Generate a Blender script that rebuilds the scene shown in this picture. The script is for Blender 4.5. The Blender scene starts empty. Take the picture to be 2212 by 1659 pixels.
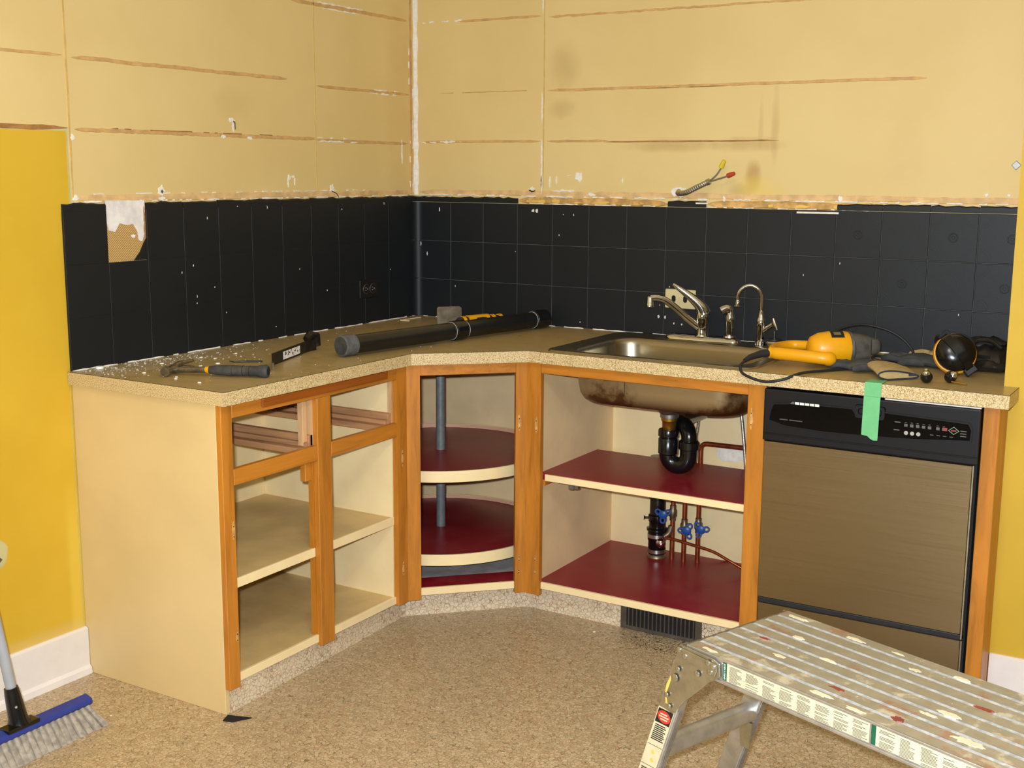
import bpy, bmesh, math, random
from mathutils import Vector, Matrix
random.seed(7)
sc = bpy.context.scene
COL = sc.collection
PI = math.pi

# ------------------------------------------------------------------ camera, world, lights, exposure
cam_d = bpy.data.cameras.new('camera'); cam = bpy.data.objects.new('camera', cam_d); COL.objects.link(cam)
cam.location = (2.863, -3.957, 1.4789)
cam.rotation_euler = (math.radians(80.0957), math.radians(-0.3441), math.radians(31.4031))
cam_d.sensor_width = 36.0; cam_d.lens = 36.0 * 2614.7 / 2212.0; cam_d.clip_start = 0.02
sc.camera = cam

world = bpy.data.worlds.new('world'); sc.world = world; world.use_nodes = True
world.node_tree.nodes['Background'].inputs[0].default_value = (0.95, 0.93, 0.88, 1)
world.node_tree.nodes['Background'].inputs[1].default_value = 0.25

def area_light(name, loc, target, size, size_y, energy, color, shape='RECTANGLE'):
    d = bpy.data.lights.new(name, 'AREA'); d.shape = shape; d.size = size
    if shape in ('RECTANGLE', 'ELLIPSE'): d.size_y = size_y
    d.energy = energy; d.color = color
    o = bpy.data.objects.new(name, d); COL.objects.link(o); o.location = loc
    o.rotation_euler = (Vector(target) - Vector(loc)).to_track_quat('-Z', 'Y').to_euler()
    return o
# flash of the camera (a little left of and above the lens), window light from behind, ceiling lamp
flash = area_light('camera_flash', (2.825, -3.975, 1.535), (1.35, -0.5, 0.85), 0.05, 0.03, 114, (0.78, 0.865, 0.965))
window_light = area_light('window_daylight', (2.5, -6.14, 1.5), (1.6, 0, 1.1), 1.9, 1.2, 20, (0.80, 0.86, 0.90))
ceiling_light = area_light('ceiling_lamp_light', (2.2, -2.7, 2.40), (2.2, -2.7, 0), 0.6, 0.6, 20, (0.82, 0.84, 0.78), 'DISK')

sc.view_settings.view_transform = 'Standard'; sc.view_settings.look = 'None'
sc.view_settings.gamma = 1.0; sc.view_settings.use_curve_mapping = False
sc.view_settings.exposure = 0.03
sc.cycles.max_bounces = 5; sc.cycles.diffuse_bounces = 3; sc.cycles.glossy_bounces = 3; sc.cycles.caustics_reflective = False; sc.cycles.caustics_refractive = False; sc.cycles.adaptive_threshold = 0.04

# ------------------------------------------------------------------ materials
def lin(c):
    c = c / 255.0
    return c / 12.92 if c <= 0.04045 else ((c + 0.055) / 1.055) ** 2.4
def rgb(r, g, b): return (lin(r), lin(g), lin(b), 1.0)
class NT:
    def __init__(s, name):
        s.m = bpy.data.materials.new(name); s.m.use_nodes = True; s.t = s.m.node_tree
        s.b = s.t.nodes['Principled BSDF']
    def n(s, typ, **kw):
        nd = s.t.nodes.new(typ)
        for k, v in kw.items(): setattr(nd, k, v)
        return nd
    def l(s, a, b): s.t.links.new(a, b)
    def val(s, sock, v):
        if hasattr(v, 'is_linked') or hasattr(v, 'links'): s.l(v, sock)
        else: sock.default_value = v
    def math(s, op, a, b=0.0, c=None, clamp=False):
        nd = s.n('ShaderNodeMath', operation=op, use_clamp=clamp); s.val(nd.inputs[0], a); s.val(nd.inputs[1], b)
        if c is not None: s.val(nd.inputs[2], c)
        return nd.outputs[0]
    def mix(s, f, a, b):
        nd = s.n('ShaderNodeMix', data_type='RGBA'); s.val(nd.inputs[0], f); s.val(nd.inputs[6], a); s.val(nd.inputs[7], b)
        return nd.outputs[2]
    def smooth(s, v, a, b):
        nd = s.n('ShaderNodeMapRange', interpolation_type='SMOOTHSTEP'); s.val(nd.inputs[0], v)
        nd.inputs[1].default_value = a; nd.inputs[2].default_value = b; return nd.outputs[0]
    def ramp(s, v, stops):
        nd = s.n('ShaderNodeValToRGB'); s.l(v, nd.inputs[0]); e = nd.color_ramp.elements
        while len(e) < len(stops): e.new(0.5)
        for i, (p, c) in enumerate(stops): e[i].position = p; e[i].color = c
        return nd.outputs[0]
    def coord(s, scale=(1, 1, 1), world=False, rot=(0, 0, 0)):
        src = s.n('ShaderNodeNewGeometry').outputs['Position'] if world else s.n('ShaderNodeTexCoord').outputs['Object']
        mp = s.n('ShaderNodeMapping'); s.l(src, mp.inputs[0]); mp.inputs[3].default_value = scale; mp.inputs[2].default_value = rot
        return mp.outputs[0]
    def noise(s, co, scale, detail=3, rough=0.55, dist=0.0):
        nd = s.n('ShaderNodeTexNoise'); s.l(co, nd.inputs['Vector']); nd.inputs['Scale'].default_value = scale
        nd.inputs['Detail'].default_value = detail; nd.inputs['Roughness'].default_value = rough; nd.inputs['Distortion'].default_value = dist
        return nd.outputs[0]
    def bump(s, h, strength, dist=0.002):
        nd = s.n('ShaderNodeBump'); nd.inputs['Strength'].default_value = strength; nd.inputs['Distance'].default_value = dist
        s.l(h, nd.inputs['Height']); s.l(nd.outputs[0], s.b.inputs['Normal'])
    def out(s, col=None, rough=0.5, metal=0.0, spec=0.5):
        if col is not None: s.val(s.b.inputs['Base Color'], col)
        s.val(s.b.inputs['Roughness'], rough); s.val(s.b.inputs['Metallic'], metal)
        s.b.inputs['Specular IOR Level'].default_value = spec
        return s.m
def simple(name, c, rough=0.5, metal=0.0, var=0.12, scale=14, bump=0.0, bscale=120, spec=0.5, world=False):
    s = NT(name); co = s.coord(world=world); f = s.noise(co, scale, 4)
    lo = tuple(x * (1 - var) for x in c[:3]) + (1,); hi = tuple(min(1, x * (1 + var)) for x in c[:3]) + (1,)
    col = s.mix(s.smooth(f, 0.3, 0.7), lo, hi)
    if bump: s.bump(s.noise(co, bscale, 3), bump, 0.001)
    return s.out(col, rough, metal, spec)
def wood(name, c, axis='z', rough=0.38):
    s = NT(name); sc3 = {'x': (3, 30, 30), 'y': (30, 3, 30), 'z': (30, 30, 3), 'd': (30, 30, 3)}[axis]
    co = s.coord(sc3, rot=(0, 0, 0)); f = s.noise(co, 1.1, 6, 0.6, 0.6); f2 = s.noise(co, 6.0, 4, 0.7)
    dk = tuple(x * 0.62 for x in c[:3]) + (1,); hi = tuple(min(1, x * 1.28) for x in c[:3]) + (1,)
    col = s.ramp(f, [(0.25, dk), (0.5, c), (0.78, hi)])
    col = s.mix(s.math('MULTIPLY', s.smooth(f2, 0.55, 0.8), 0.35), col, dk)
    s.bump(f2, 0.12, 0.001)
    return s.out(col, rough)
MT = {}
CREAM = rgb(236, 202, 132)
# --- cream wall with smudges, and the old yellow paint on the left
def wall_mat(name, side):
    s = NT(name); g = s.n('ShaderNodeNewGeometry').outputs['Position']; sep = s.n('ShaderNodeSeparateXYZ'); s.l(g, sep.inputs[0])
    a = sep.outputs[0] if side == 'back' else sep.outputs[1]; z = sep.outputs[2]
    co = s.coord(world=True); f = s.noise(co, 1.7, 4); 
    col = s.mix(s.smooth(f, 0.3, 0.7), rgb(226, 196, 130), rgb(233, 205, 140))
    nz = s.math('MULTIPLY', s.math('SUBTRACT', s.noise(co, 14, 4), 0.5), 1.4)
    def ell(a0, z0, ra, rz, k):
        da = s.math('DIVIDE', s.math('SUBTRACT', a, a0), ra); dz = s.math('DIVIDE', s.math('SUBTRACT', z, z0), rz)
        r = s.math('ADD', s.math('MULTIPLY', da, da), s.math('MULTIPLY', dz, dz))
        nn = s.math('ADD', r, nz)
        return s.math('MULTIPLY', s.smooth(nn, 1.3, -0.4), k)
    if side == 'back':
        for a0, z0, ra, rz, k, c in [(0.668, 1.86, 0.07, 0.09, .26, rgb(150, 115, 60)), (0.66, 1.71, 0.06, 0.04, .26, rgb(150, 115, 60)),
                (1.38, 1.577, 0.14, 0.028, .40, rgb(160, 115, 52)), (1.47, 1.64, 0.016, 0.15, .32, rgb(166, 126, 62)), (1.42, 1.64, 0.010, 0.10, .22, rgb(170, 128, 65)), (1.10, 1.575, 0.20, 0.025, .35, rgb(150, 105, 45)),
                (1.40, 1.475, 0.03, 0.06, .6, rgb(170, 118, 40)), (1.355, 1.42, 0.05, 0.03, .4, rgb(140, 110, 60)), (1.90, 1.55, 0.08, 0.12, .08, rgb(180, 130, 60)),
                (1.42, 1.42, 0.10, 0.06, .6, rgb(238, 205, 95))]:
            col = s.mix(ell(a0, z0, ra, rz, k), col, c)
    else:
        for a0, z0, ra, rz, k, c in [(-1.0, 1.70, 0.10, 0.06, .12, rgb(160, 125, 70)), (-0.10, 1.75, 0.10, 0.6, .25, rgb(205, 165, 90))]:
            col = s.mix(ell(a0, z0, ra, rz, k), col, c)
        wob = s.math('MULTIPLY', s.math('SUBTRACT', s.noise(co, 25, 3), 0.5), 0.006)
        aw = s.math('ADD', a, wob); zw = s.math('ADD', z, wob)
        m1 = s.math('MULTIPLY', s.math('LESS_THAN', aw, -1.655), s.math('LESS_THAN', zw, 1.592))
        m2 = s.math('MULTIPLY', s.math('LESS_THAN', aw, -1.661), s.math('LESS_THAN', zw, 1.586))
        yel = s.mix(s.smooth(s.noise(co, 2.2, 4), 0.3, 0.7), rgb(212, 168, 36), rgb(222, 180, 50))
        # lighter streak of newer paint beside the cabinet, pale hole patch
        st = s.math('MULTIPLY', s.smooth(aw, -1.745, -1.72), s.smooth(z, 0.62, 0.40)); yel = s.mix(s.math('MULTIPLY', st, 0.5), yel, rgb(238, 205, 80))
        yel = s.mix(s.math('MULTIPLY', s.smooth(zw, 0.185, 0.15), .45), yel, rgb(222, 190, 120))
        col = s.mix(m1, col, rgb(205, 196, 140)); col = s.mix(m2, col, yel)
    return s.out(col, 0.62)
MT['wall_back'] = wall_mat('cream_wall_back', 'back'); MT['wall_left'] = wall_mat('cream_wall_left', 'left')
MT['yellow'] = simple('yellow_wall_paint', rgb(208, 168, 44), 0.6, var=.07, scale=2, bump=.06, world=True)
MT['farwall'] = simple('muted_grey_beige_wall_paint', rgb(126, 118, 104), .7, var=.05, scale=2)
MT['ceil'] = simple('ceiling_paint', rgb(236, 228, 205), 0.8, var=.04)
MT['white'] = simple('white_trim_paint', rgb(240, 230, 222), 0.45, var=.03)
MT['scrap'] = simple('white_plaster_scrap', rgb(244, 236, 220), 0.8, var=.08, scale=60)
MT['plaster'] = simple('grey_white_plaster', rgb(236, 228, 222), 0.8, var=.12, scale=30)
MT['ridge'] = simple('brown_paint_ridge', rgb(210, 166, 106), 0.6, var=.14, scale=30)
MT['ridge_lt'] = simple('faint_paint_ridge', rgb(214, 178, 104), 0.6, var=.10, scale=30)
MT['ridge_dk'] = simple('dark_paint_ridge', rgb(172, 122, 68), 0.6, var=.25, scale=24)
MT['pale_line'] = simple('pale_green_paint_edge', rgb(196, 186, 128), .7, var=.1)
MT['glue'] = simple('tan_adhesive_band', rgb(214, 168, 98), 0.7, var=.3, scale=26)
MT['pinkband'] = simple('pinkish_paint_band', rgb(226, 186, 130), 0.65, var=.16, scale=22)
def swirl():
    s = NT('combed_adhesive'); co = s.coord(rot=(0.5, 0, 0)); w = s.n('ShaderNodeTexWave', wave_type='RINGS'); s.l(co, w.inputs['Vector'])
    w.inputs['Scale'].default_value = 60; w.inputs['Distortion'].default_value = 1.5
    s.bump(w.outputs[1], 0.6, 0.003)
    return s.out(s.mix(w.outputs[1], rgb(186, 142, 80), rgb(226, 186, 118)), .7)
MT['swirl'] = swirl()
# --- floor
def floor_mat(name, scale, base_a, base_b, l1, l2, ls):
    s = NT(name); co = s.coord(world=True)
    wob = s.n('ShaderNodeTexNoise'); s.l(co, wob.inputs['Vector']); wob.inputs['Scale'].default_value = 40
    add = s.n('ShaderNodeVectorMath', operation='MULTIPLY_ADD'); s.l(wob.outputs[1], add.inputs[0]); add.inputs[1].default_value = (.012, .012, .012); s.l(co, add.inputs[2])
    v1 = s.n('ShaderNodeTexVoronoi', feature='DISTANCE_TO_EDGE'); s.l(add.outputs[0], v1.inputs['Vector']); v1.inputs['Scale'].default_value = scale
    v2 = s.n('ShaderNodeTexVoronoi', feature='F1'); s.l(add.outputs[0], v2.inputs['Vector']); v2.inputs['Scale'].default_value = scale
    sepc = s.n('ShaderNodeSeparateColor'); s.l(v2.outputs['Color'], sepc.inputs[0])
    cell = s.mix(sepc.outputs[0], base_a, base_b)
    big = s.noise(co, 55, 2)
    lw = s.math('ADD', 0.035, s.math('MULTIPLY', s.smooth(big, 0.5, 0.8), 0.10))
    line = s.math('SUBTRACT', 1.0, s.smooth(s.math('SUBTRACT', v1.outputs['Distance'], lw), -0.03, 0.05), clamp=True)
    lc = s.mix(s.smooth(s.noise(co, 35, 2), 0.4, 0.6), l1, l2)
    col = s.mix(s.math('MULTIPLY', line, ls), cell, lc)
    # dirt by the heating vent
    sep = s.n('ShaderNodeSeparateXYZ'); s.l(s.n('ShaderNodeNewGeometry').outputs['Position'], sep.inputs[0])
    dx = s.math('DIVIDE', s.math('SUBTRACT', sep.outputs[0], 1.40), 0.22); dy = s.math('DIVIDE', s.math('SUBTRACT', sep.outputs[1], -0.57), 0.10)
    r = s.math('ADD', s.math('MULTIPLY', dx, dx), s.math('MULTIPLY', dy, dy))
    col = s.mix(s.math('MULTIPLY', s.math('MULTIPLY', s.smooth(r, 1.0, 0.2), line), .85), col, rgb(40, 28, 22))
    s.bump(v1.outputs['Distance'], 0.10, 0.003)
    return s.out(col, 0.34)
MT['floor'] = floor_mat('pebble_vinyl_floor', 92, rgb(208, 185, 147), rgb(180, 156, 118), rgb(104, 82, 62), rgb(150, 102, 72), .78)
MT['toe'] = floor_mat('pebble_vinyl_toe_kick', 80, rgb(234, 217, 188), rgb(220, 200, 166), rgb(146, 114, 86), rgb(184, 130, 96), .75)
# --- tile
s = NT('black_painted_tile'); co = s.coord(world=True); f = s.noise(co, 240, 3)
s.bump(f, 0.25, 0.0006); MT['tile'] = s.out(s.mix(s.noise(co, 5, 3), rgb(17, 19, 21), rgb(26, 29, 32)), 0.5, spec=.4)
MT['grout_dark'] = simple('dark_grout', rgb(46, 45, 42), 0.9, var=.3)
MT['grout'] = simple('grout', rgb(92, 92, 88), 0.9, var=.2)
# --- cabinet
MT['cream'] = simple('cream_cabinet_paint', rgb(226, 197, 140), 0.42, var=.05, scale=3)
MT['cream_lt'] = simple('pale_cream_edge_paint', rgb(255, 226, 172), 0.38, var=.05, scale=8)
MT['cream_in'] = simple('grey_cream_interior_paint', rgb(246, 214, 162), 0.5, var=.07, scale=6)
MT['tan'] = simple('tan_shelf_laminate', rgb(214, 182, 122), 0.42, var=.10, scale=9)
OAK = rgb(193, 122, 40)
MT['oak_z'] = wood('oak_stained_vertical', OAK, 'z'); MT['oak_x'] = wood('oak_stained_along_x', OAK, 'x'); MT['oak_y'] = wood('oak_stained_along_y', OAK, 'y')
MT['oak_dk'] = wood('dark_stained_wood', rgb(158, 84, 24), 'y'); MT['raw_x'] = wood('raw_pinkish_wood', rgb(190, 138, 92), 'x', .7); MT['raw_z'] = wood('raw_wood_post', rgb(214, 170, 120), 'z', .7)
MT['scar'] = simple('bare_wood_scar', rgb(206, 158, 92), .7, var=.25, scale=60)
s = NT('red_gloss_paint'); co = s.coord(world=True); f = s.noise(co, 7, 5, .62)
MT['red'] = s.out(s.mix(s.smooth(f, .35, .75), rgb(140, 22, 36), rgb(152, 54, 54)), s.math('ADD', .20, s.math('MULTIPLY', f, .24)), spec=.18)
MT['greyfloor'] = simple('grey_bare_board', rgb(186, 178, 170), .7, var=.2)
MT['pinkrim'] = simple('pinkish_rim_paint', rgb(232, 180, 140), .4, var=.05)
# --- countertop
s = NT('olive_brown_laminate'); co = s.coord((10, 60, 10), world=True); f = s.noise(co, 1.2, 5); co2 = s.coord(world=True)
dust = s.math('MULTIPLY', s.smooth(s.noise(co2, 9, 5, .65), .52, .8), .30)
col = s.mix(f, rgb(156, 131, 80), rgb(200, 174, 120)); col = s.mix(dust, col, rgb(188, 170, 132)); sp3 = s.n('ShaderNodeSeparateXYZ'); s.l(s.n('ShaderNodeNewGeometry').outputs['Position'], sp3.inputs[0])
d2 = s.math('MULTIPLY', s.math('MULTIPLY', s.smooth(sp3.outputs[0], .32, .0), s.smooth(sp3.outputs[1], -.7, -1.5)), s.smooth(s.noise(co2, 30, 5, .7), .35, .75)); col = s.mix(s.math('MULTIPLY', d2, .8), col, rgb(226, 216, 196))
MT['lam'] = s.out(col, s.math('ADD', .22, s.math('MULTIPLY', s.noise(co2, 20, 3), .2)))
s = NT('speckled_laminate_edge'); co = s.coord(world=True); f = s.noise(co, 420, 2, .6)
MT['edge'] = s.out(s.ramp(f, [(.36, rgb(152, 122, 76)), (.48, rgb(206, 178, 124)), (.60, rgb(230, 208, 160))]), .5)
MT['seam'] = simple('dark_laminate_seam', rgb(52, 44, 34), .6)
# --- metals, plastics
def brushed(name, c, rough, axis):
    s = NT(name); sc3 = {'x': (2, 400, 400), 'z': (400, 400, 2)}[axis]; co = s.coord(sc3); f = s.noise(co, 1, 3)
    s.bump(f, .06, .0006)
    return s.out(s.mix(f, tuple(x * .85 for x in c[:3]) + (1,), c), s.math('ADD', rough, s.math('MULTIPLY', f, .12)), 1.0)
MT['steel'] = brushed('brushed_stainless', rgb(160, 143, 110), .30, 'x')
MT['steel_sink'] = brushed('satin_stainless_sink', rgb(172, 162, 140), .24, 'x')
MT['chrome'] = simple('chrome', rgb(214, 214, 214), .06, 1.0, var=.02)
MT['zinc'] = simple('dull_zinc', rgb(150, 148, 142), .4, .9, var=.15)
MT['polepaint'] = simple('grey_painted_pole', rgb(128, 130, 128), .5, .2, var=.12, scale=50)
MT['galv'] = simple('galvanised_steel', rgb(186, 184, 172), .32, .95, var=.12, scale=40)
MT['alu'] = simple('bare_aluminium', rgb(196, 194, 190), .40, .85, var=.12, scale=30, bump=.15, bscale=60)
s = NT('paint_spattered_aluminium'); co = s.coord(world=True); a = s.noise(co, 13, 5, .68); b = s.noise(co, 16, 5, .6, .4); c = s.noise(co, 60, 4, .7)
col = s.mix(s.noise(co, 30, 3), rgb(128, 114, 88), rgb(158, 144, 116)); col = s.mix(s.math('MULTIPLY', s.smooth(a, .55, .68), .6), col, rgb(150, 92, 58)); col = s.mix(s.math('MULTIPLY', s.smooth(b, .56, .68), .6), col, rgb(206, 190, 158)); col = s.mix(s.smooth(c, .68, .72), col, rgb(214, 196, 160))
s.bump(c, .3, .001); MT['deck'] = s.out(col, .5, .35)
MT['groove'] = simple('grey_blue_channel', rgb(196, 198, 202), .45, .25, var=.25, scale=60)
MT['splat'] = simple('cream_paint_splat', rgb(226, 210, 176), .5, var=.1); MT['splat_red'] = simple('dark_red_paint_splat', rgb(136, 62, 50), .5, var=.15); MT['splat_yel'] = simple('yellow_paint_drip', rgb(240, 196, 92), .5, var=.06)
MT['copper'] = simple('tarnished_copper', rgb(168, 88, 52), .38, .85, var=.25, scale=40)
MT['solder'] = simple('grey_brass_fitting', rgb(134, 116, 92), .42, .8, var=.25, scale=60)
MT['brass'] = simple('old_brass', rgb(170, 130, 54), .32, .9, var=.2, scale=40)
MT['abs'] = simple('black_abs_plastic', rgb(16, 16, 17), .2, var=.2, scale=20)
MT['abs_dusty'] = simple('dusty_black_plastic', rgb(22, 22, 21), .33, var=.3, scale=14)
MT['dust_grey'] = simple('grey_dusty_plastic', rgb(88, 88, 86), .7, var=.25, scale=60)
MT['rubber'] = simple('black_rubber', rgb(30, 30, 32), .55, var=.15)
MT['rubber_dusty'] = simple('dusty_black_rubber', rgb(60, 59, 54), .75, var=.3, scale=40)
MT['blue'] = simple('blue_valve_plastic', rgb(16, 74, 150), .4, var=.1)
s = NT('stained_sink_underside'); co = s.coord(world=True); f = s.noise(co, 6, 5, .65); sep = s.n('ShaderNodeSeparateXYZ'); s.l(s.n('ShaderNodeNewGeometry').outputs['Position'], sep.inputs[0])
st = s.math('ADD', s.smooth(f, .5, .72), s.math('MULTIPLY', s.smooth(sep.outputs[2], .80, .735), .8), clamp=True)
MT['under'] = s.out(s.mix(st, rgb(164, 142, 104), rgb(84, 52, 24)), .36, .55)
MT['hose'] = simple('braided_steel_hose', rgb(170, 164, 152), .35, .8, var=.35, scale=260, bump=.6, bscale=400)
MT['panelblk'] = simple('dishwasher_black_plastic', rgb(15, 15, 18), .45, var=.1, spec=.35)
MT['gloss'] = simple('gloss_black_fascia', rgb(7, 7, 8), .16, var=.1, spec=.25)
MT['print'] = simple('grey_white_print', rgb(176, 172, 166), .6, var=.05); MT['print_dim'] = simple('dim_grey_print', rgb(96, 92, 88), .6, var=.1)
MT['printred'] = simple('red_print', rgb(150, 60, 62), .6); MT['printgreen'] = simple('pale_green_print', rgb(140, 176, 140), .6)
MT['tape'] = simple('green_masking_tape', rgb(112, 190, 126), .6, var=.05, scale=30)
MT['yplast'] = simple('yellow_tool_plastic', rgb(236, 164, 14), .36, var=.05, scale=10)
MT['greyplast'] = simple('grey_gear_housing', rgb(92, 88, 80), .55, .3, var=.3, scale=40)
MT['dark'] = simple('dark_hole', rgb(16, 14, 12), .8)
MT['hole_brown'] = simple('brown_hole', rgb(92, 72, 60), .9, var=.3, scale=60)
MT['ivory'] = simple('ivory_plastic', rgb(226, 208, 156), .4, var=.03); MT['blackplate'] = simple('dark_brown_bakelite', rgb(30, 24, 19), .35)
MT['label'] = simple('cream_label_paper', rgb(218, 208, 172), .55, var=.06, scale=20); MT['ink'] = simple('label_ink', rgb(96, 92, 82), .7); MT['ink_dk'] = simple('black_label_ink', rgb(26, 26, 26), .6)
MT['lblgreen'] = simple('green_label', rgb(16, 92, 66), .5); MT['lblred'] = simple('red_label', rgb(206, 60, 46), .5); MT['wht'] = simple('white_ink', rgb(240, 240, 232), .6)
MT['suede'] = simple('tan_suede', rgb(186, 160, 106), .85, var=.12, scale=40, bump=.3, bscale=200); MT['greycloth'] = simple('dark_grey_cloth', rgb(62, 62, 60), .9, var=.3, scale=30, bump=.4, bscale=160)
MT['navy'] = simple('navy_binding', rgb(44, 46, 58), .8); MT['leather'] = simple('black_leather', rgb(32, 29, 27), .42, var=.3, scale=18, bump=.5, bscale=40)
MT['blueplast'] = simple('blue_broom_plastic', rgb(44, 58, 138), .5, var=.1); MT['bristle'] = simple('grey_bristle', rgb(166, 154, 138), .85, var=.25, scale=60)
MT['handle'] = simple('grey_painted_broom_handle', rgb(166, 168, 172), .4, var=.05)
MT['bladesteel'] = simple('brown_stained_blade_steel', rgb(116, 104, 86), .4, .5, var=.3, scale=30)
MT['irontool'] = simple('worn_black_steel', rgb(44, 40, 36), .4, .6, var=.4, scale=40); MT['hammersteel'] = simple('scuffed_tool_steel', rgb(132, 122, 104), .35, .85, var=.3, scale=60)
MT['ventbrown'] = simple('dark_brown_metal_vent', rgb(88, 78, 68), .5, .3, var=.2, scale=30)
MT['wn_y'] = simple('yellow_wire_nut', rgb(226, 196, 30), .5); MT['wn_r'] = simple('red_wire_nut', rgb(176, 62, 32), .5); MT['wiregrey'] = simple('grey_wire', rgb(120, 112, 96), .5)

# ------------------------------------------------------------------ geometry helpers
class G:
    def __init__(s): s.v = []; s.f = []
    def add(s, vs, fs):
        b = len(s.v); s.v += [tuple(p) for p in vs]; s.f += [tuple(i + b for i in f) for f in fs]; return s
    def box(s, x0, x1, y0, y1, z0, z1):
        x0, x1 = sorted((x0, x1)); y0, y1 = sorted((y0, y1)); z0, z1 = sorted((z0, z1))
        return s.add([(x0, y0, z0), (x1, y0, z0), (x1, y1, z0), (x0, y1, z0), (x0, y0, z1), (x1, y0, z1), (x1, y1, z1), (x0, y1, z1)],
                     [(3, 2, 1, 0), (4, 5, 6, 7), (0, 1, 5, 4), (1, 2, 6, 5), (2, 3, 7, 6), (3, 0, 4, 7)])
    def prism(s, poly, h0, h1, fn=None):
        """poly in (a,b); extruded along c from h0 to h1; fn(a,b,c)->xyz"""
        fn = fn or (lambda a, b, c: (a, b, c)); n = len(poly)
        vs = [fn(a, b, h0) for a, b in poly] + [fn(a, b, h1) for a, b in poly]
        return s.add(vs, [tuple(range(n - 1, -1, -1)), tuple(range(n, 2 * n))] + [(i, (i + 1) % n, (i + 1) % n + n, i + n) for i in range(n)])
    def tube(s, pts, r, seg=12, cap=True, flat=None):
        pts = [Vector(p) for p in pts]; n = len(pts); rr = r if isinstance(r, (list, tuple)) else [r] * n
        up = None; vs = []
        for i, p in enumerate(pts):
            t = (pts[min(i + 1, n - 1)] - pts[max(i - 1, 0)]).normalized()
            if up is None:
                up = t.orthogonal().normalized()
            else:
                up = (up - t * up.dot(t)).normalized()
            w = t.cross(up)
            for k in range(seg):
                a = 2 * PI * k / seg; vs.append(p + up * math.cos(a) * rr[i] + w * math.sin(a) * rr[i])
        fs = [(i * seg + k, i * seg + (k + 1) % seg, (i + 1) * seg + (k + 1) % seg, (i + 1) * seg + k) for i in range(n - 1) for k in range(seg)]
        if cap: fs += [tuple(range(seg - 1, -1, -1)), tuple(range((n - 1) * seg, n * seg))]
        return s.add(vs, fs)
    def lathe(s, c, d, prof, seg=24, cap=True):
        c = Vector(c); d = Vector(d).normalized(); u = d.orthogonal().normalized(); w = d.cross(u); vs = []; m = len(prof)
        for r, h in prof:
            for k in range(seg):
                a = 2 * PI * k / seg; vs.append(c + d * h + (u * math.cos(a) + w * math.sin(a)) * max(r, 1e-5))
        fs = [(i * seg + k, i * seg + (k + 1) % seg, (i + 1) * seg + (k + 1) % seg, (i + 1) * seg + k) for i in range(m - 1) for k in range(seg)]
        if cap: fs += [tuple(range(seg - 1, -1, -1)), tuple(range((m - 1) * seg, m * seg))]
        return s.add(vs, fs)
    def loops(s, loops, cap0=False, cap1=False):
        n = len(loops[0]); vs = [p for L in loops for p in L]
        fs = [(i * n + k, i * n + (k + 1) % n, (i + 1) * n + (k + 1) % n, (i + 1) * n + k) for i in range(len(loops) - 1) for k in range(n)]
        if cap0: fs.append(tuple(range(n - 1, -1, -1)))
        if cap1: fs.append(tuple(range((len(loops) - 1) * n, len(loops) * n)))
        return s.add(vs, fs)
    def xf(s, M):
        s.v = [tuple(M @ Vector(p)) for p in s.v]; return s
    def build(s, name, mat, parent=None, smooth=False, bevel=0.0, local=False, origin=None):
        me = bpy.data.meshes.new(name)
        vs = s.v; off = Vector((0, 0, 0))
        if parent is not None and not local:
            r = parent
            while r.parent: r = r.parent
            off = Vector(r.location)
        elif parent is None and not local:
            xs = [p[0] for p in vs]; ys = [p[1] for p in vs]; zs = [p[2] for p in vs]
            off = Vector(origin) if origin else Vector(((min(xs) + max(xs)) / 2, (min(ys) + max(ys)) / 2, min(zs)))
        me.from_pydata([tuple(Vector(p) - off) for p in vs], [], s.f)
        bm = bmesh.new(); bm.from_mesh(me); bmesh.ops.recalc_face_normals(bm, faces=bm.faces)
        if bevel:
            es = [e for e in bm.edges if e.is_manifold and e.calc_face_angle(0) > 0.5]
            bmesh.ops.bevel(bm, geom=es, offset=bevel, segments=1 if bevel < .003 else 2, affect='EDGES', profile=.6)
        bm.to_mesh(me); bm.free()
        if smooth:
            me.polygons.foreach_set('use_smooth', [True] * len(me.polygons)); me.set_sharp_from_angle(angle=0.7)
        o = bpy.data.objects.new(name, me); COL.objects.link(o)
        if parent is None and not local: o.location = off
        if parent is not None: o.parent = parent
        if mat: me.materials.append(MT[mat])
        return o
def tag(o, label=None, cat=None, group=None, kind=None):
    if label: o['label'] = label
    if cat: o['category'] = cat
    if group: o['group'] = group
    if kind: o['kind'] = kind
    return o
def thing(name, label, cat, loc=(0, 0, 0), rz=0.0, group=None):
    o = bpy.data.objects.new(name, None); COL.objects.link(o); o.location = loc; o.rotation_euler = (0, 0, rz)
    o.empty_display_size = 0.05
    return tag(o, label, cat, group)
def bx(name, mat, parent, x0, x1, y0, y1, z0, z1, bevel=0.0, local=False): return G().box(x0, x1, y0, y1, z0, z1).build(name, mat, parent, bevel=bevel, local=local)
def struct(o): o['kind'] = 'structure'; return o
def smooth_path(pts, n=8):
    P = [Vector(p) for p in pts]; out = []
    for i in range(len(P) - 1):
        p0 = P[max(i - 1, 0)]; p1 = P[i]; p2 = P[i + 1]; p3 = P[min(i + 2, len(P) - 1)]
        for k in range(n):
            t = k / n
            out.append(0.5 * ((2 * p1) + (p2 - p0) * t + (2 * p0 - 5 * p1 + 4 * p2 - p3) * t * t + (3 * p1 - p0 - 3 * p2 + p3) * t ** 3))
    out.append(P[-1]); return out
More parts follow.
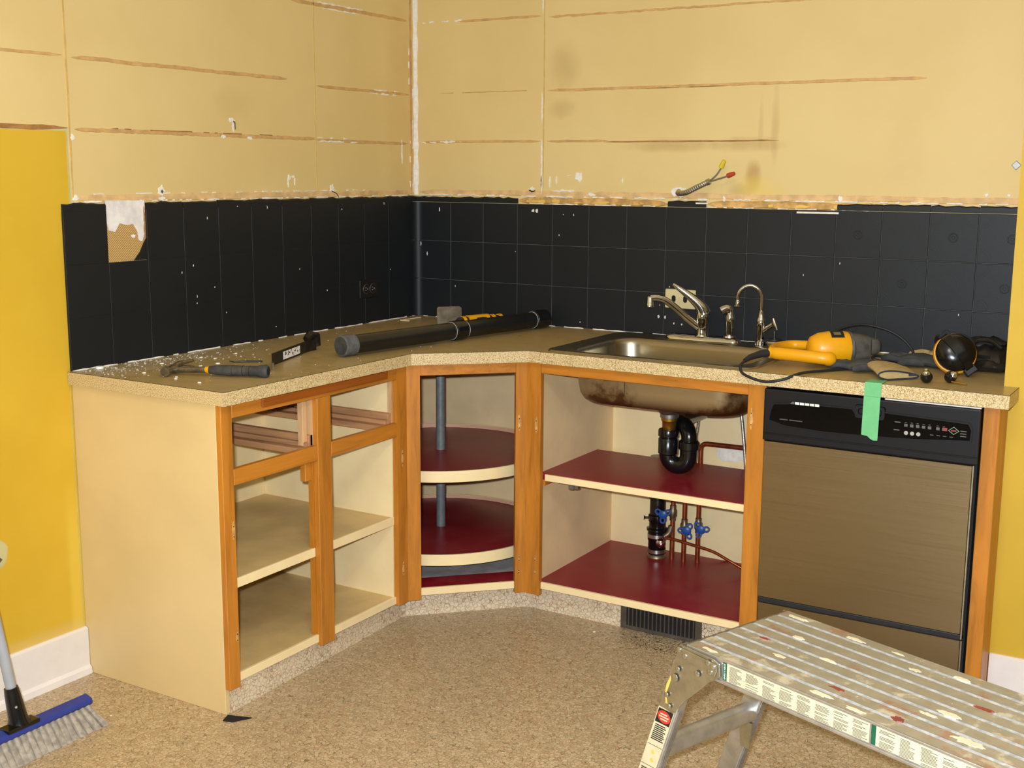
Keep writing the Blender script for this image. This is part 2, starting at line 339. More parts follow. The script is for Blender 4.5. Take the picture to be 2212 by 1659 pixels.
def rrect(x0, x1, y0, y1, r, z, n=8):
    pts = []
    for cx, cy, a0 in ((x1 - r, y1 - r, 0), (x0 + r, y1 - r, PI / 2), (x0 + r, y0 + r, PI), (x1 - r, y0 + r, 1.5 * PI)):
        for k in range(n + 1):
            a = a0 + PI / 2 * k / n; pts.append((cx + r * math.cos(a), cy + r * math.sin(a), z))
    return pts
# wall frames: (a, z, n) -> xyz
def on_back(a, z, n): return (a, -n, z)
def on_left(a, z, n): return (n, a, z)

# ------------------------------------------------------------------ the room
XR, YF, ZC = 4.6, -6.2, 2.46
STUB_X, STUB_Y = 2.314, -0.46
struct(bx('floor', 'floor', None, -0.1, XR, YF, 0.1, -0.06, 0.0))
struct(bx('ceiling', 'ceil', None, -0.1, XR, YF, 0.1, ZC, ZC + 0.08))
wall_back = struct(bx('wall_back', 'wall_back', None, 0.0, STUB_X, 0.0, 0.1, 0.0, ZC))
wall_left = struct(bx('wall_left', 'wall_left', None, -0.1, 0.0, YF, 0.1, 0.0, ZC))
struct(bx('wall_right', 'yellow', None, STUB_X, XR, STUB_Y, 0.1, 0.0, ZC))
struct(bx('wall_side', 'farwall', None, XR, XR + .1, YF, 0.1, 0.0, ZC))
wf = G(); wf.box(-0.1, 1.5, YF - .1, YF, 0, ZC).box(3.5, XR, YF - .1, YF, 0, ZC).box(1.5, 3.5, YF - .1, YF, 0, .88).box(1.5, 3.5, YF - .1, YF, 2.12, ZC)
struct(wf.build('wall_front', 'farwall'))
w1 = G(); w1.box(1.5, 1.56, YF - .07, YF - .02, .88, 2.12).box(3.44, 3.5, YF - .07, YF - .02, .88, 2.12).box(1.56, 3.44, YF - .07, YF - .02, .88, .94).box(1.56, 3.44, YF - .07, YF - .02, 2.06, 2.12).box(2.47, 2.53, YF - .07, YF - .02, .94, 2.06)
struct(w1.build('window_1', 'white'))
# baseboards (tall, white, with a small foot)
bl = G(); bl.prism([(0, 0), (.024, 0), (.022, .018), (.014, .026), (.014, .138), (.006, .143), (0, .143)], -1.692, -4.2, lambda a, b, c: (a, c, b)); struct(bl.build('baseboard_left', 'white'))
br = G(); br.prism([(0, 0), (.024, 0), (.022, .018), (.014, .026), (.014, .138), (.006, .143), (0, .143)], 2.332, XR, lambda a, b, c: (c, STUB_Y - a, b)); struct(br.build('baseboard_right', 'white'))

# ---- black tiles, one by one
T = 0.1512; Z0 = 0.91
ZR = [Z0, Z0 + T, Z0 + 2 * T, Z0 + 3 * T]
xs = [0.024, .172, .323, .477, .629, .781, .934, 1.087, 1.239, 1.389, 1.541, 1.692, 1.840, 1.989, 2.135, STUB_X - .004]
ysl = [-.036, -.191, -.341, -.491, -.641, -.791, -.941, -1.092, -1.243, -1.391, -1.540, -1.692]
TH = 0.0075
def tile_mesh(fr, a0, a1, z0, z1, orn=0):
    g = G(); gp = .0008 if fr is on_back else .0004
    a0, a1 = sorted((a0, a1)); a0 += gp; a1 -= gp; z0 += gp; z1 -= gp; b = .0013 if fr is on_back else .0005
    q = lambda i, h: [fr(a0 + i, z0 + i, h), fr(a1 - i, z0 + i, h), fr(a1 - i, z1 - i, h), fr(a0 + i, z1 - i, h)]
    g.loops([q(0, .0), q(0, TH - b), q(b, TH)], cap1=True)
    if orn:
        ca, cz = (a0 + a1) / 2 + (.012 if orn == 2 else 0), (z0 + z1) / 2
        def ring(c1, c2, R, w, h, k0=0.0, k1=2 * PI, n=20):
            L = []
            for i in range(n + 1):
                an = k0 + (k1 - k0) * i / n; L.append([fr(c1 + (R + o) * math.cos(an), c2 + (R + o) * math.sin(an), TH - .0004 + hh) for o, hh in ((-w, 0), (-w * .4, h), (w * .4, h), (w, 0))])
            vs = [p for l in L for p in l]; fs = [(i * 4 + k, i * 4 + k + 1, (i + 1) * 4 + k + 1, (i + 1) * 4 + k) for i in range(n) for k in range(3)]
            g.add(vs, fs)
        ring(ca, cz, .013, .003, .0010); ring(ca, cz, .005, .002, .0008)
        m = .006
        for sa, k in (((a0 + m, z0 + m), 0), ((a1 - m, z0 + m), PI / 2), ((a1 - m, z1 - m), PI), ((a0 + m, z1 - m), 1.5 * PI)):
            for R in (.03, .038): ring(sa[0], sa[1], R, .0022, .0005, k, k + PI / 2, 8)
    return g
def tile(fr, parent, a0, a1, z0, z1, orn=0, name='tile'): return tile_mesh(fr, a0, a1, z0, z1, orn).build(name, 'tile', parent)
for i in range(len(xs) - 1):
    for r in range(3):
        orn = 0
        if i >= 11 and (i + r) % 2 == 1: orn = 1
        if i == 14 and r == 2: orn = 2
        tile(on_back, wall_back, xs[i], xs[i + 1], ZR[r], ZR[r + 1], orn)
for j in range(len(ysl) - 1):
    for r in range(3):
        if j == 9 and r == 2: continue          # the tile that was knocked off
        tile(on_left, wall_left, ysl[j + 1], ysl[j], ZR[r], ZR[r + 1])
# fragment left of the broken tile
fg = G(); fg.prism([(-1.442, ZR[2] + .001), (-1.392, ZR[2] + .001), (-1.392, 1.278), (-1.404, 1.262), (-1.418, 1.238), (-1.428, 1.228)], 0, TH, on_left); fg.build('tile', 'tile', wall_left)
# cove strip in the corner
for r in range(3):
    g = G(); R = .030; L0 = []; L1 = []
    pts = [(0.0, -.036)] + [(R + TH - (R) * math.cos(k * PI / 2 / 8) - 0.0, -(R + TH) + R * math.sin(k * PI / 2 / 8)) for k in range(9)] + [(.024, 0.0), (0, 0)]
    g.prism(pts, ZR[r] + .0008, ZR[r + 1] - .0008); g.build('cove_tile', 'tile', wall_back, smooth=True)
# narrow edge tiles along the top
ZT = ZR[3]; EH = .022
def edge_tile(fr, parent, a0, a1):
    a0, a1 = sorted((a0, a1)); n = max(2, int((a1 - a0) / .02)); g = G(); lo = []; L = []
    for k in range(n + 1):
        a = a0 + .0008 + (a1 - a0 - .0016) * k / n; top = ZT + EH + random.uniform(-.003, .0025)
        L.append([fr(a, ZT + .0008, 0), fr(a, ZT + .0008, TH), fr(a, top - .004, TH), fr(a, top, TH - .004), fr(a, top, 0)])
    g.loops(L, True, True); g.build('edge_tile', 'tile', parent)
for i in range(len(xs) - 1):
    a0, a1 = xs[i], xs[i + 1]
    if i == 0: a0 = 0.0
    if a1 <= .478: edge_tile(on_back, wall_back, a0, a1)
    elif i == 7: edge_tile(on_back, wall_back, 1.092, 1.236)
    elif i == 6 or i == 8: pass
    elif i >= 11: edge_tile(on_back, wall_back, a0, a1)
for j in range(len(ysl) - 1):
    if j == 9: continue
    edge_tile(on_left, wall_left, ysl[j + 1], ysl[j] if j else 0.0)
# grout bed behind the tiles
def bed(fr, parent, a0, a1, z0, z1): G().prism([(a0, z0), (a1, z0), (a1, z1), (a0, z1)], 0, .0052, fr).build('grout', 'grout' if fr is on_back else 'grout_dark', parent)
bed(on_back, wall_back, .02, STUB_X - .005, Z0, ZR[3] - .002)
bed(on_left, wall_left, -1.391, -.03, Z0, ZR[3] + .004); bed(on_left, wall_left, -1.691, -1.541, Z0, ZR[3] + .004); bed(on_left, wall_left, -1.541, -1.391, Z0, ZR[2] - .002)

# ---- traces on the walls: ridges of old paint, scraps of plaster
def ragged(fr, parent, name, mat, a0, a1, zc, h, jit=.18, th=.0012, step=.02, vert=False, gap=0.0):
    n = max(2, int(abs(a1 - a0) / step)); L = []
    g = G(); run = []
    def flush():
        if len(run) > 1: g.loops(list(run), True, True)
        run.clear()
    c = 0.0
    for k in range(n + 1):
        a = a0 + (a1 - a0) * k / n; c = c * .7 + random.uniform(-1, 1) * h * .05
        hu = h * .5 * (1 + random.uniform(-jit, jit)); hd = h * .5 * (1 + random.uniform(-jit, jit))
        if gap and random.random() < gap: flush(); continue
        t = min(1, min(k, n - k) / 2 + .15); hu *= t; hd *= t
        q = [(zc + c - hd, -.001), (zc + c - hd * .6, th), (zc + c + hu * .6, th), (zc + c + hu, -.001)]
        run.append([fr(zz, a, d) if vert else fr(a, zz, d) for zz, d in q])
    flush()
    if g.f: g.build(name, mat, parent)
def blob(fr, parent, mat, a, z, ra, rz, n=14, jit=.3, th=.002, name='plaster_scrap', hollow=0):
    g = G(); o = []; i_ = []
    ph = random.uniform(0, 6)
    for k in range(n):
        t = 2 * PI * k / n; r = 1 + random.uniform(-jit, jit); o.append(fr(a + ra * r * math.cos(t), z + rz * r * math.sin(t), -.001)); i_.append(fr(a + ra * .8 * r * math.cos(t), z + rz * .8 * r * math.sin(t), th))
    g.loops([o, i_], cap1=True); g.build(name, mat, parent)
R_ = lambda fr, p, m, *a, **k: ragged(fr, p, 'paint_ridge', m, *a, **k)
LW = (on_left, wall_left); BW = (on_back, wall_back)
# left wall horizontals
R_(*LW, 'ridge', -2.6, -1.66, 1.791, .010); R_(*LW, 'ridge', -1.63, -.74, 1.789, .014); R_(*LW, 'ridge', -.59, -.04, 1.775, .012)
R_(*LW, 'ridge_dk', -2.6, -1.655, 1.594, .016, step=.04); R_(*LW, 'ridge', -1.63, -.60, 1.592, .014, step=.012); R_(*LW, 'ridge_dk', -1.50, -.64, 1.598, .004, step=.012, gap=.3); R_(*LW, 'ridge', -.595, -.05, 1.588, .013)
R_(*LW, 'ridge', -.72, -.05, 2.052, .014); R_(*LW, 'ridge', -1.6, -.75, 2.06, .008, gap=.2)
for a0, a1, z in ((-.59, -.36, 1.585), (-.59, -.42, 1.597), (-.30, -.12, 1.768), (-.27, -.11, 1.781), (-.585, -.30, 2.06), (-.55, -.34, 2.043)):
    ragged(*LW, 'plaster_scrap', 'scrap', a0, a1, z, .006, .8, .0022, .012, gap=.12)
# left wall verticals
R_(*LW, 'ridge_lt', 1.40, 2.3, -.598, .005, vert=True); R_(*LW, 'ridge_lt', 1.40, 2.3, -1.648, .010, vert=True, step=.03)
R_(*LW, 'ridge', 1.39, 2.3, -.028, .020, vert=True, step=.03, jit=.15)
# left band above tiles
ragged(*LW, 'paint_band', 'pinkband', -1.64, -.02, 1.398, .026, .25, .0018, .03); ragged(*LW, 'plaster_scrap', 'scrap', -1.65, -.02, 1.389, .006, .8, .0024, .01, gap=.22); ragged(*LW, 'plaster_scrap', 'scrap', -1.60, -.30, 1.411, .004, .9, .0024, .012, gap=.35)
for a, z, ra, rz in ((-1.012, 1.64, .014, .008), (-1.004, 1.622, .004, .02), (-.742, 1.458, .008, .01), (-.722, 1.46, .006, .006), (-.748, 1.44, .003, .014), (-.715, 1.442, .003, .016), (-1.322, 1.418, .016, .016), (-1.322, 1.395, .016, .006), (-.515, 1.417, .012, .017), (-1.05, 1.588, .012, .006), (-.93, 1.586, .014, .006), (-1.64, 1.57, .008, .008), (-1.64, 1.40, .010, .010), (-.09, 1.55, .004, .05)):
    blob(*LW, 'scrap', a, z, ra, rz, jit=.35)
blob(*LW, 'zinc', -1.320, 1.416, .006, .006, th=.0035); blob(*LW, 'zinc', -.998, 1.626, .003, .014, th=.003)
# missing tile patch: combed adhesive with plaster above
pg = G(); pg.prism([(-1.541, ZR[2] - .002), (-1.442, ZR[2] - .002), (-1.418, 1.238), (-1.392, 1.278), (-1.389, 1.388), (-1.541, 1.388)], 0, .0018, on_left); pg.build('adhesive_patch', 'swirl', wall_left)
pp = G(); pp.prism([(-1.538, 1.392), (-1.393, 1.390), (-1.394, 1.345), (-1.398, 1.290), (-1.408, 1.268), (-1.420, 1.272), (-1.424, 1.300), (-1.440, 1.322), (-1.462, 1.318), (-1.490, 1.325), (-1.508, 1.300), (-1.530, 1.305), (-1.538, 1.33)], 0, .0036, on_left); pp.build('plaster_patch', 'plaster', wall_left)
blob(*LW, 'plaster', -1.440, 1.285, .008, .007, th=.004); ragged(*LW, 'paint_ridge', 'ridge_dk', 1.28, 1.375, -1.397, .008, .6, .0042, .008, vert=True)
# hole low in the yellow paint by the broom
blob(*LW, 'pale_line', -1.985, 0.435, .058, .052, n=20, jit=.08, th=.0010, name='filler_patch'); blob(*LW, 'hole_brown', -1.972, 0.420, .020, .028, th=.0020, name='wall_hole')
# edge line of the yellow patch
R_(*LW, 'pale_line', 0.93, 1.585, -1.660, .003, vert=True, step=.04); R_(*LW, 'pale_line', .15, .87, -1.696, .002, vert=True, step=.04)
# back wall horizontals
R_(*BW, 'ridge', .20, .57, 2.042, .010); R_(*BW, 'ridge', .60, 2.3, 2.036, .009, jit=.5); R_(*BW, 'ridge', .12, .57, 1.779, .004, gap=.1); R_(*BW, 'ridge', .60, 1.95, 1.776, .012); R_(*BW, 'ridge_dk', 1.0, 1.3, 1.772, .003, gap=.3)
R_(*BW, 'ridge', .03, .57, 1.595, .011); R_(*BW, 'ridge', .60, .85, 1.594, .011); R_(*BW, 'ridge_dk', .83, 1.485, 1.590, .006)
for a0, a1, z in ((.03, .22, 1.594), (.03, .24, 2.046), (.62, .72, 1.414), (.66, .70, 1.470)):
    ragged(*BW, 'plaster_scrap', 'scrap', a0, a1, z, .008, .8, .0022, .01, gap=.25)
R_(*BW, 'ridge_lt', 1.41, 2.3, .583, .006, vert=True, step=.03)
for z0, z1 in ((1.66, 1.77), (1.42, 1.60), (1.40, 1.47), (2.05, 2.12)): ragged(*BW, 'plaster_scrap', 'scrap', z0, z1, .576, .007, .6, .0024, .012, vert=True)
# white caulk strip in the corner
cg = G(); L = []
for k in range(40):
    z = 1.39 + (2.44 - 1.39) * k / 39; w = .012 * (1 + random.uniform(-.3, .3)); L.append([(0, 0, z), (0, -w * .9, z), (.004, -w * .4, z), (w * .5, -.004, z), (w * 1.1, 0, z)])
cg.loops(L, True, True); cg.build('corner_caulk', 'scrap', wall_back)
for z0, z1, o in ((1.40, 1.80, -.018), (1.42, 1.60, -.036), (1.74, 1.95, -.040)): ragged(*LW, 'plaster_scrap', 'scrap', z0, z1, o, .006, .8, .0022, .012, vert=True, gap=.35)
# back band above tiles: pink paint line, then bare tan adhesive where edge tiles are gone
ragged(*BW, 'paint_band', 'pinkband', .02, 2.30, 1.402, .024, .25, .0016, .03)
for a0, a1 in ((.478, 1.09), (1.24, 1.84)): ragged(*BW, 'adhesive_band', 'glue', a0, a1, 1.376, .026, .15, .0040, .02)
ragged(*BW, 'plaster_scrap', 'scrap', .01, 2.30, 1.392, .006, .8, .005, .012, gap=.25); ragged(*BW, 'plaster_scrap', 'scrap', .48, 1.08, 1.365, .005, .8, .006, .012, gap=.3); ragged(*BW, 'plaster_scrap', 'scrap', 1.24, 1.84, 1.365, .005, .8, .006, .012, gap=.3)
for a0, a1 in ((.50, .75), (.80, 1.0), (1.35, 1.6), (1.65, 1.82)): ragged(*BW, 'adhesive_band', 'splat_yel', a0, a1, 1.374, .012, .8, .0048, .015, gap=.35)
for a, z, ra, rz in ((.733, 1.464, .016, .017), (.912, 1.453, .004, .009), (.612, 1.445, .004, .02), (.640, 1.452, .004, .014), (.535, 1.420, .010, .008), (.545, 1.339, .006, .006), (.562, 1.339, .007, .008), (.79, 1.402, .02, .007), (1.131, 1.418, .026, .022), (1.30, 1.395, .006, .012), (1.70, 1.40, .008, .014), (2.15, 1.42, .006, .006), (2.215, 1.42, .006, .006), (1.07, .975, .005, .006), (1.095, .975, .004, .006), (1.13, .955, .003, .004), (1.16, .953, .003, .004), (.12, 1.335, .002, .010), (.03, 1.20, .002, .010), (.06, 1.16, .002, .008)):
    blob(*BW, 'scrap', a, z, ra, rz, jit=.35, th=.010 if z < 1.36 else .0025)
blob(*BW, 'zinc', 2.228, 1.51, .016, .016, n=4, jit=.1)
# splintered backing strip hanging over the tiles
sp = G(); sp.box(1.56, 1.70, -.013, -.008, 1.352, 1.358).xf(Matrix.Identity(4)); sp.build('paint_splinter', 'scrap', wall_back)
sp = G(); sp.box(1.20, 1.245, -.012, -.008, 1.376, 1.381); sp.build('paint_splinter', 'scrap', wall_back)
for _ in range(26):      # chipped specks on the black tiles
    if random.random() < .55: blob(*LW, 'scrap', random.uniform(-1.35, -.1), random.choice([random.uniform(1.30, 1.37), random.uniform(.93, 1.2)]), .0016, random.uniform(.002, .006), n=6, th=.0085, name='paint_speck')
    else: blob(*BW, 'scrap', random.uniform(.05, 2.2), random.uniform(.93, 1.33), .0016, random.uniform(.002, .005), n=6, th=.0085, name='paint_speck')
for zz, wl in ((.911, LW), (.911, BW)):
    ragged(*wl, 'caulk_line', 'scrap', -1.69 if wl is LW else .02, -.02 if wl is LW else 2.30, zz, .0055, .7, .0095, .02, gap=.12)
# bits of wire and hooks left in the wall
hk = G(); hk.tube([(-.0 + .525, -.001, 1.413), (.535, -.014, 1.415), (.545, -.018, 1.409), (.560, -.020, 1.413)], .0022, 6); hk.build('hook', 'dark', wall_back)
hk = G(); hk.tube([(.001, -.52, 1.41), (.012, -.505, 1.402), (.016, -.497, 1.388)], .0016, 6); hk.build('wire_stub', 'dark', wall_left)

# ---- toe kick of the same vinyl, bent round the cabinets
tk = G(); plan = [(.566, -1.672), (.530, -.83), (.535, -.812), (.823, -.523), (.840, -.513), (1.683, -.513)]
back = [(.03, -1.672), (.03, -.60), (.10, -.50), (.60, -.10), (.80, -.05), (1.683, -.05)]
L = [];
for (x, y) in plan: L.append([(x, y, 0.0), (x, y, .079), (x - .02 if y < -.6 else x, y + .0 if y < -.6 else y + .02, .079), (x - .02 if y < -.6 else x, y if y < -.6 else y + .02, 0)])
tk.loops(L, True, True); struct(tk.build('trim_1', 'toe'))

# ------------------------------------------------------------------ cabinets
F = .585; FT = .019     # face frame plane, thickness
ZTOP = .8715
# left cabinet: two drawer openings over two door openings
c1 = thing('base_cabinet', 'cream base cabinet with oak face frame and two empty drawer openings, against the left wall', 'cabinet', (.29, -1.29, 0))
bx('end_panel', 'cream', c1, .002, .566, -1.690, -1.674, 0, ZTOP, .001)
bx('side_panel', 'cream_lt', c1, .014, .565, -.922, -.906, .08, ZTOP)
bx('back_panel', 'cream_lt', c1, .001, .013, -1.674, -.906, .08, ZTOP)
bx('cabinet_floor', 'tan', c1, .013, .564, -1.674, -.922, .086, .106)
bx('shelf', 'tan', c1, .013, .560, -1.674, -.922, .352, .376)
for y0, y1 in ((-1.648, -1.305), (-1.245, -.918)):
    bx('shelf_edge', 'cream_lt', c1, .560, .568, y0, y1, .350, .377, .001); bx('floor_edge', 'cream_lt', c1, .564, .574, y0, y1, .083, .107, .001)
bx('stile', 'oak_z', c1, F - FT, F, -1.690, -1.648, .074, ZTOP, .0015)
bx('stile', 'oak_z', c1, F - FT, F, -1.304, -1.243, .072, .830, .0015)
g = G(); g.prism([(F - FT, -.918), (F, -.918), (F, -.868), (F - FT, -.860)], .078, ZTOP); g.build('stile', 'oak_z', c1)
bx('rail', 'oak_y', c1, F - FT, F - .0005, -1.648, -.918, .830, ZTOP, .0015)
bx('rail', 'oak_y', c1, F - FT, F - .0005, -1.648, -1.304, .645, .690, .0015); bx('rail', 'oak_y', c1, F - FT, F - .0005, -1.243, -.918, .645, .690, .0015)
bx('pull_strip', 'oak_dk', c1, F - .001, F + .006, -1.535, -.972, .842, .866, .001)
for yc in (-1.335, -.955):      # drawer runners going back from the frame
    r = bx('drawer_runner', 'raw_x', c1, .014, F - FT, yc - .030, yc + .012, .672, .690, .001)
    bx('runner_lip', 'raw_x', r, .014, F - FT, yc + .012, yc + .030, .672, .722, .001); bx('runner_lip', 'raw_x', r, .014, F - FT, yc - .004, yc + .012, .690, .703, .001)
bx('runner_post', 'raw_z', c1, .540, .560, -1.340, -1.322, .692, .830, .001)
bx('frame_lining', 'oak_z', c1, .552, F - FT, -1.312, -1.296, .10, .645); bx('frame_lining', 'raw_z', c1, .545, F - FT, -1.314, -1.296, .69, .830); bx('frame_lining', 'raw_z', c1, .552, F - FT, -.926, -.919, .69, .830)
bx('catch_block', 'oak_z', c1, .545, F - FT, -1.340, -1.312, .585, .655, .002)
def scar(parent, fr, a, z, h=.05, w=.010):
    """bare patch with screw holes where a hinge was"""
    g = G(); o = []; i_ = []; n = 18
    for k in range(n):
        t = 2 * PI * k / n; rr = 1 + random.uniform(-.25, .25); o.append(fr(a + w * .5 * rr * math.cos(t), z + h * .5 * rr * math.sin(t), -.0005)); i_.append(fr(a + w * .42 * rr * math.cos(t), z + h * .45 * rr * math.sin(t), .0008))
    g.loops([o, i_], cap1=True); m = g.build('hinge_scar', 'scar', parent)
    for dz in (-h * .3, h * .28):
        g = G(); g.lathe(fr(a, z + dz, 0), Vector(fr(0, 0, 1)) - Vector(fr(0, 0, 0)), [(.0018, 0), (.0018, .0012)], 8); g.build('screw_hole', 'dark', m)
fl = lambda a, z, n: (F + n, a, z); fb = lambda a, z, n: (a, -F - n, z)
scar(c1, fl, -1.657, .52, .05); scar(c1, fl, -1.657, .22, .03, .007); scar(c1, fl, -.893, .57, .055); scar(c1, fl, -.893, .20, .05)
# corner cabinet with a diagonal face
D0 = Vector((.585, -.868, 0)); D1 = Vector((.868, -.585, 0)); DL = (D1 - D0).length; de = (D1 - D0) / DL; dn = Vector((de.y, -de.x, 0))   # dn faces the room
def fd(sv, z, n): return tuple(D0 + de * sv + dn * n + Vector((0, 0, z)))
def dbox(name, mat, parent, s0, s1, z0, z1, n0, n1, bevel=.0015):
    g = G(); g.prism([(s0, z0), (s1, z0), (s1, z1), (s0, z1)], n0, n1, fd); return g.build(name, mat, parent, bevel=bevel)
c2 = thing('corner_cabinet', 'oak framed corner cabinet with a diagonal open front and dark red floor', 'cabinet', (.45, -.45, 0))
def dstile(s0, s1, t0, t1):
    g = G(); vs = [fd(s0, .080, 0), fd(s1, .080, 0), fd(s1 - t1, .080, -FT), fd(s0 + t0, .080, -FT)]; vs += [(p[0], p[1], ZTOP) for p in vs]
    g.add(vs, [(0, 1, 2, 3), (4, 5, 6, 7), (0, 1, 5, 4), (1, 2, 6, 5), (2, 3, 7, 6), (3, 0, 4, 7)]); return g.build('stile', 'oak_z', c2)
dstile(.0, .044, .008, 0); dstile(.362, DL, 0, .008)
g = G(); g.prism([(.044, .834), (.362, .834), (.362, ZTOP), (.044, ZTOP)], -FT, -.0005, fd); g.build('rail', 'oak_x', c2, bevel=.0015)
dbox('floor_edge', 'cream_lt', c2, .044, .362, .093, .118, -.016, -.006, .001)
g = G(); g.prism([(.02, 0), (.40, 0), (.40, -.10), (.02, -.10)], .098, .116, lambda a, b, c: fd(a - .01, c, b - .017)); g.build('cabinet_floor', 'red', c2)
g = G(); g.prism([(.014, -.014), (.889, -.014), (.889, -.56), (.66, -.68), (.56, -.80), (.56, -.900), (.014, -.900)], .090, .1145); g.build('floor_board', 'greyfloor', c2)
bx('back_panel', 'cream_in', c2, .001, .012, -.9045, -.001, .09, ZTOP); bx('back_panel', 'cream_in', c2, .012, .889, -.012, -.001, .09, ZTOP)
scar(c2, fd, .374, .665, .055, .009); scar(c2, fd, .376, .20, .02, .006); scar(c2, fd, .376, .155, .012, .007)
# sink cabinet
c3 = thing('sink_cabinet', 'oak framed sink cabinet with dark red painted shelf and floor, beside the dishwasher', 'cabinet', (1.28, -.30, 0))
g = G(); g.prism([(.868, -F), (.920, -F), (.920, -F + FT), (.876, -F + FT)], .078, ZTOP); g.build('stile', 'oak_z', c3)
bx('stile', 'oak_z', c3, 1.627, 1.682, -F, -F + FT, .005, ZTOP, .0015)
bx('rail', 'oak_x', c3, .920, 1.627, -F + .0005, -F + FT, .835, ZTOP, .0015)
bx('side_panel', 'cream_in', c3, .891, .907, -F + FT, -.012, .088, ZTOP); bx('side_panel', 'cream_in', c3, 1.664, 1.680, -F + FT, -.002, .0, ZTOP)
bx('back_panel', 'cream_lt', c3, .907, 1.664, -.026, -.014, .088, ZTOP)
bx('shelf', 'red', c3, .907, 1.664, -.560, -.150, .474, .496); bx('shelf_edge', 'cream_lt', c3, .928, 1.660, -.568, -.560, .472, .494, .001); bx('shelf_cleat', 'oak_z', c3, .908, .927, -.562, -.15, .455, .474)
bx('cabinet_floor', 'red', c3, .907, 1.664, -.566, -.026, .104, .123); bx('floor_edge', 'cream_lt', c3, .921, 1.627, -.577, -.566, .099, .122, .001)
scar(c3, fb, .904, .66, .055); scar(c3, fb, .904, .205, .018, .007); scar(c3, fb, .904, .158, .012, .007); scar(c3, fb, 1.640, .765, .06, .011)
blob(lambda a, z, n: (a, -.026 - n, z), c3, 'scrap', 1.40, .515, .075, .035, n=22, jit=.4, th=.002, name='plaster_patch')
g = G(); g.tube([(1.135, -.045, .500), (1.135, -.045, .70)], .022, 12); g.build('painted_pipe', 'cream_lt', c3, smooth=True)
g = G(); g.box(1.015, 1.035, -.565, -.545, .455, .474).box(1.037, 1.050, -.565, -.545, .458, .474); g.build('shelf_clip', 'zinc', c3, bevel=.002)
# end filler beside the dishwasher
tag(G().box(2.288, 2.330, -F, -.462, 0.0, ZTOP).build('filler_panel', 'oak_z', bevel=.0015), 'narrow oak filler panel between the dishwasher and the yellow wall', 'panel')

# lazy susan
ls = thing('lazy_susan', 'two-tier dark red lazy susan with cream rims inside the corner cabinet', 'lazy susan', (.41, -.425, .116))
G().tube([(.41, -.425, .116), (.41, -.425, .871)], .0165, 20).build('pole', 'polepaint', ls, smooth=True)
for zd in (.200, .488):
    g = G(); g.lathe((.41, -.425, zd), (0, 0, 1), [(.386, -.020), (.386, 0)], 72); d = g.build('shelf_disc', 'red', ls)
    g = G(); n = 72; Ls = [[(.41 + r * math.cos(2 * PI * k / n), -.425 + r * math.sin(2 * PI * k / n), zd + h) for k in range(n)] for r, h in ((.3865, -.024), (.393, -.024), (.393, .014), (.3865, .014))]
    Ls.append(Ls[0]); g.loops(Ls); g.build('rim', 'cream_lt', d, smooth=True)
    g = G(); Ls = [[(.41 + r * math.cos(2 * PI * k / n), -.425 + r * math.sin(2 * PI * k / n), zd + h) for k in range(n)] for r, h in ((.3862, .0005), (.3862, .013))]; g.loops(Ls); g.build('rim_lining', 'pinkrim', d, smooth=True)

# ------------------------------------------------------------------ countertop with sink cut-out
ct = thing('countertop', 'L-shaped olive brown laminate countertop with speckled front edge', 'countertop', (.6, -.6, .872))
outer = [(.009, -.009), (2.311, -.009), (2.311, -.457), (2.352, -.457), (2.352, -.609), (.8885, -.609), (.609, -.874), (.609, -1.701), (.002, -1.701), (.002, -.70), (.009, -.690)]
hole = [(p[0], p[1]) for p in rrect(.960, 1.612, -.562, -.060, .05, 0, 5)]
bm = bmesh.new()
def ring(pts): 
    vs = [bm.verts.new((x - .6, y + .6, .038)) for x, y in pts]; return [bm.edges.new((vs[i], vs[(i + 1) % len(vs)])) for i in range(len(vs))]
es = ring(outer) + ring(hole)
bmesh.ops.triangle_fill(bm, edges=es, use_beauty=True)
ex = bmesh.ops.extrude_face_region(bm, geom=bm.faces[:]); bmesh.ops.translate(bm, verts=[v for v in ex['geom'] if isinstance(v, bmesh.types.BMVert)], vec=(0, 0, -.037))
bmesh.ops.recalc_face_normals(bm, faces=bm.faces)
me = bpy.data.meshes.new('top'); bm.to_mesh(me); bm.free(); me.materials.append(MT['lam']); o = bpy.data.objects.new('top', me); COL.objects.link(o); o.parent = ct
def edge(p0, p1, t=.0016, m0=0.0, m1=0.0):
    p0 = Vector(p0 + (0,)); p1 = Vector(p1 + (0,)); e = (p1 - p0).normalized(); n = Vector((e.y, -e.x, 0))
    a = p0 - e * m0; b = p1 + e * m1
    g = G(); vs = [a, b, b + n * t, a + n * t]; g.add([tuple(v + Vector((0, 0, z))) for z in (.8725, .9092) for v in vs], [(3, 2, 1, 0), (4, 5, 6, 7), (0, 1, 5, 4), (1, 2, 6, 5), (2, 3, 7, 6), (3, 0, 4, 7)])
    s_ = g.build('edge_strip', 'edge', ct)
    g = G(); g.add([tuple(v + Vector((0, 0, z))) for z in (.9092, .9102) for v in [a, b, b + n * t * .9, a + n * t * .9]], [(3, 2, 1, 0), (4, 5, 6, 7), (0, 1, 5, 4), (1, 2, 6, 5), (2, 3, 7, 6), (3, 0, 4, 7)]); g.build('edge_seam', 'seam', s_)
edge((.002, -1.701), (.609, -1.701), m1=.0016); edge((.609, -1.701), (.609, -.874)); edge((.609, -.874), (.8885, -.609)); edge((.8885, -.609), (2.352, -.609), m1=.0016); edge((2.352, -.609), (2.352, -.457))

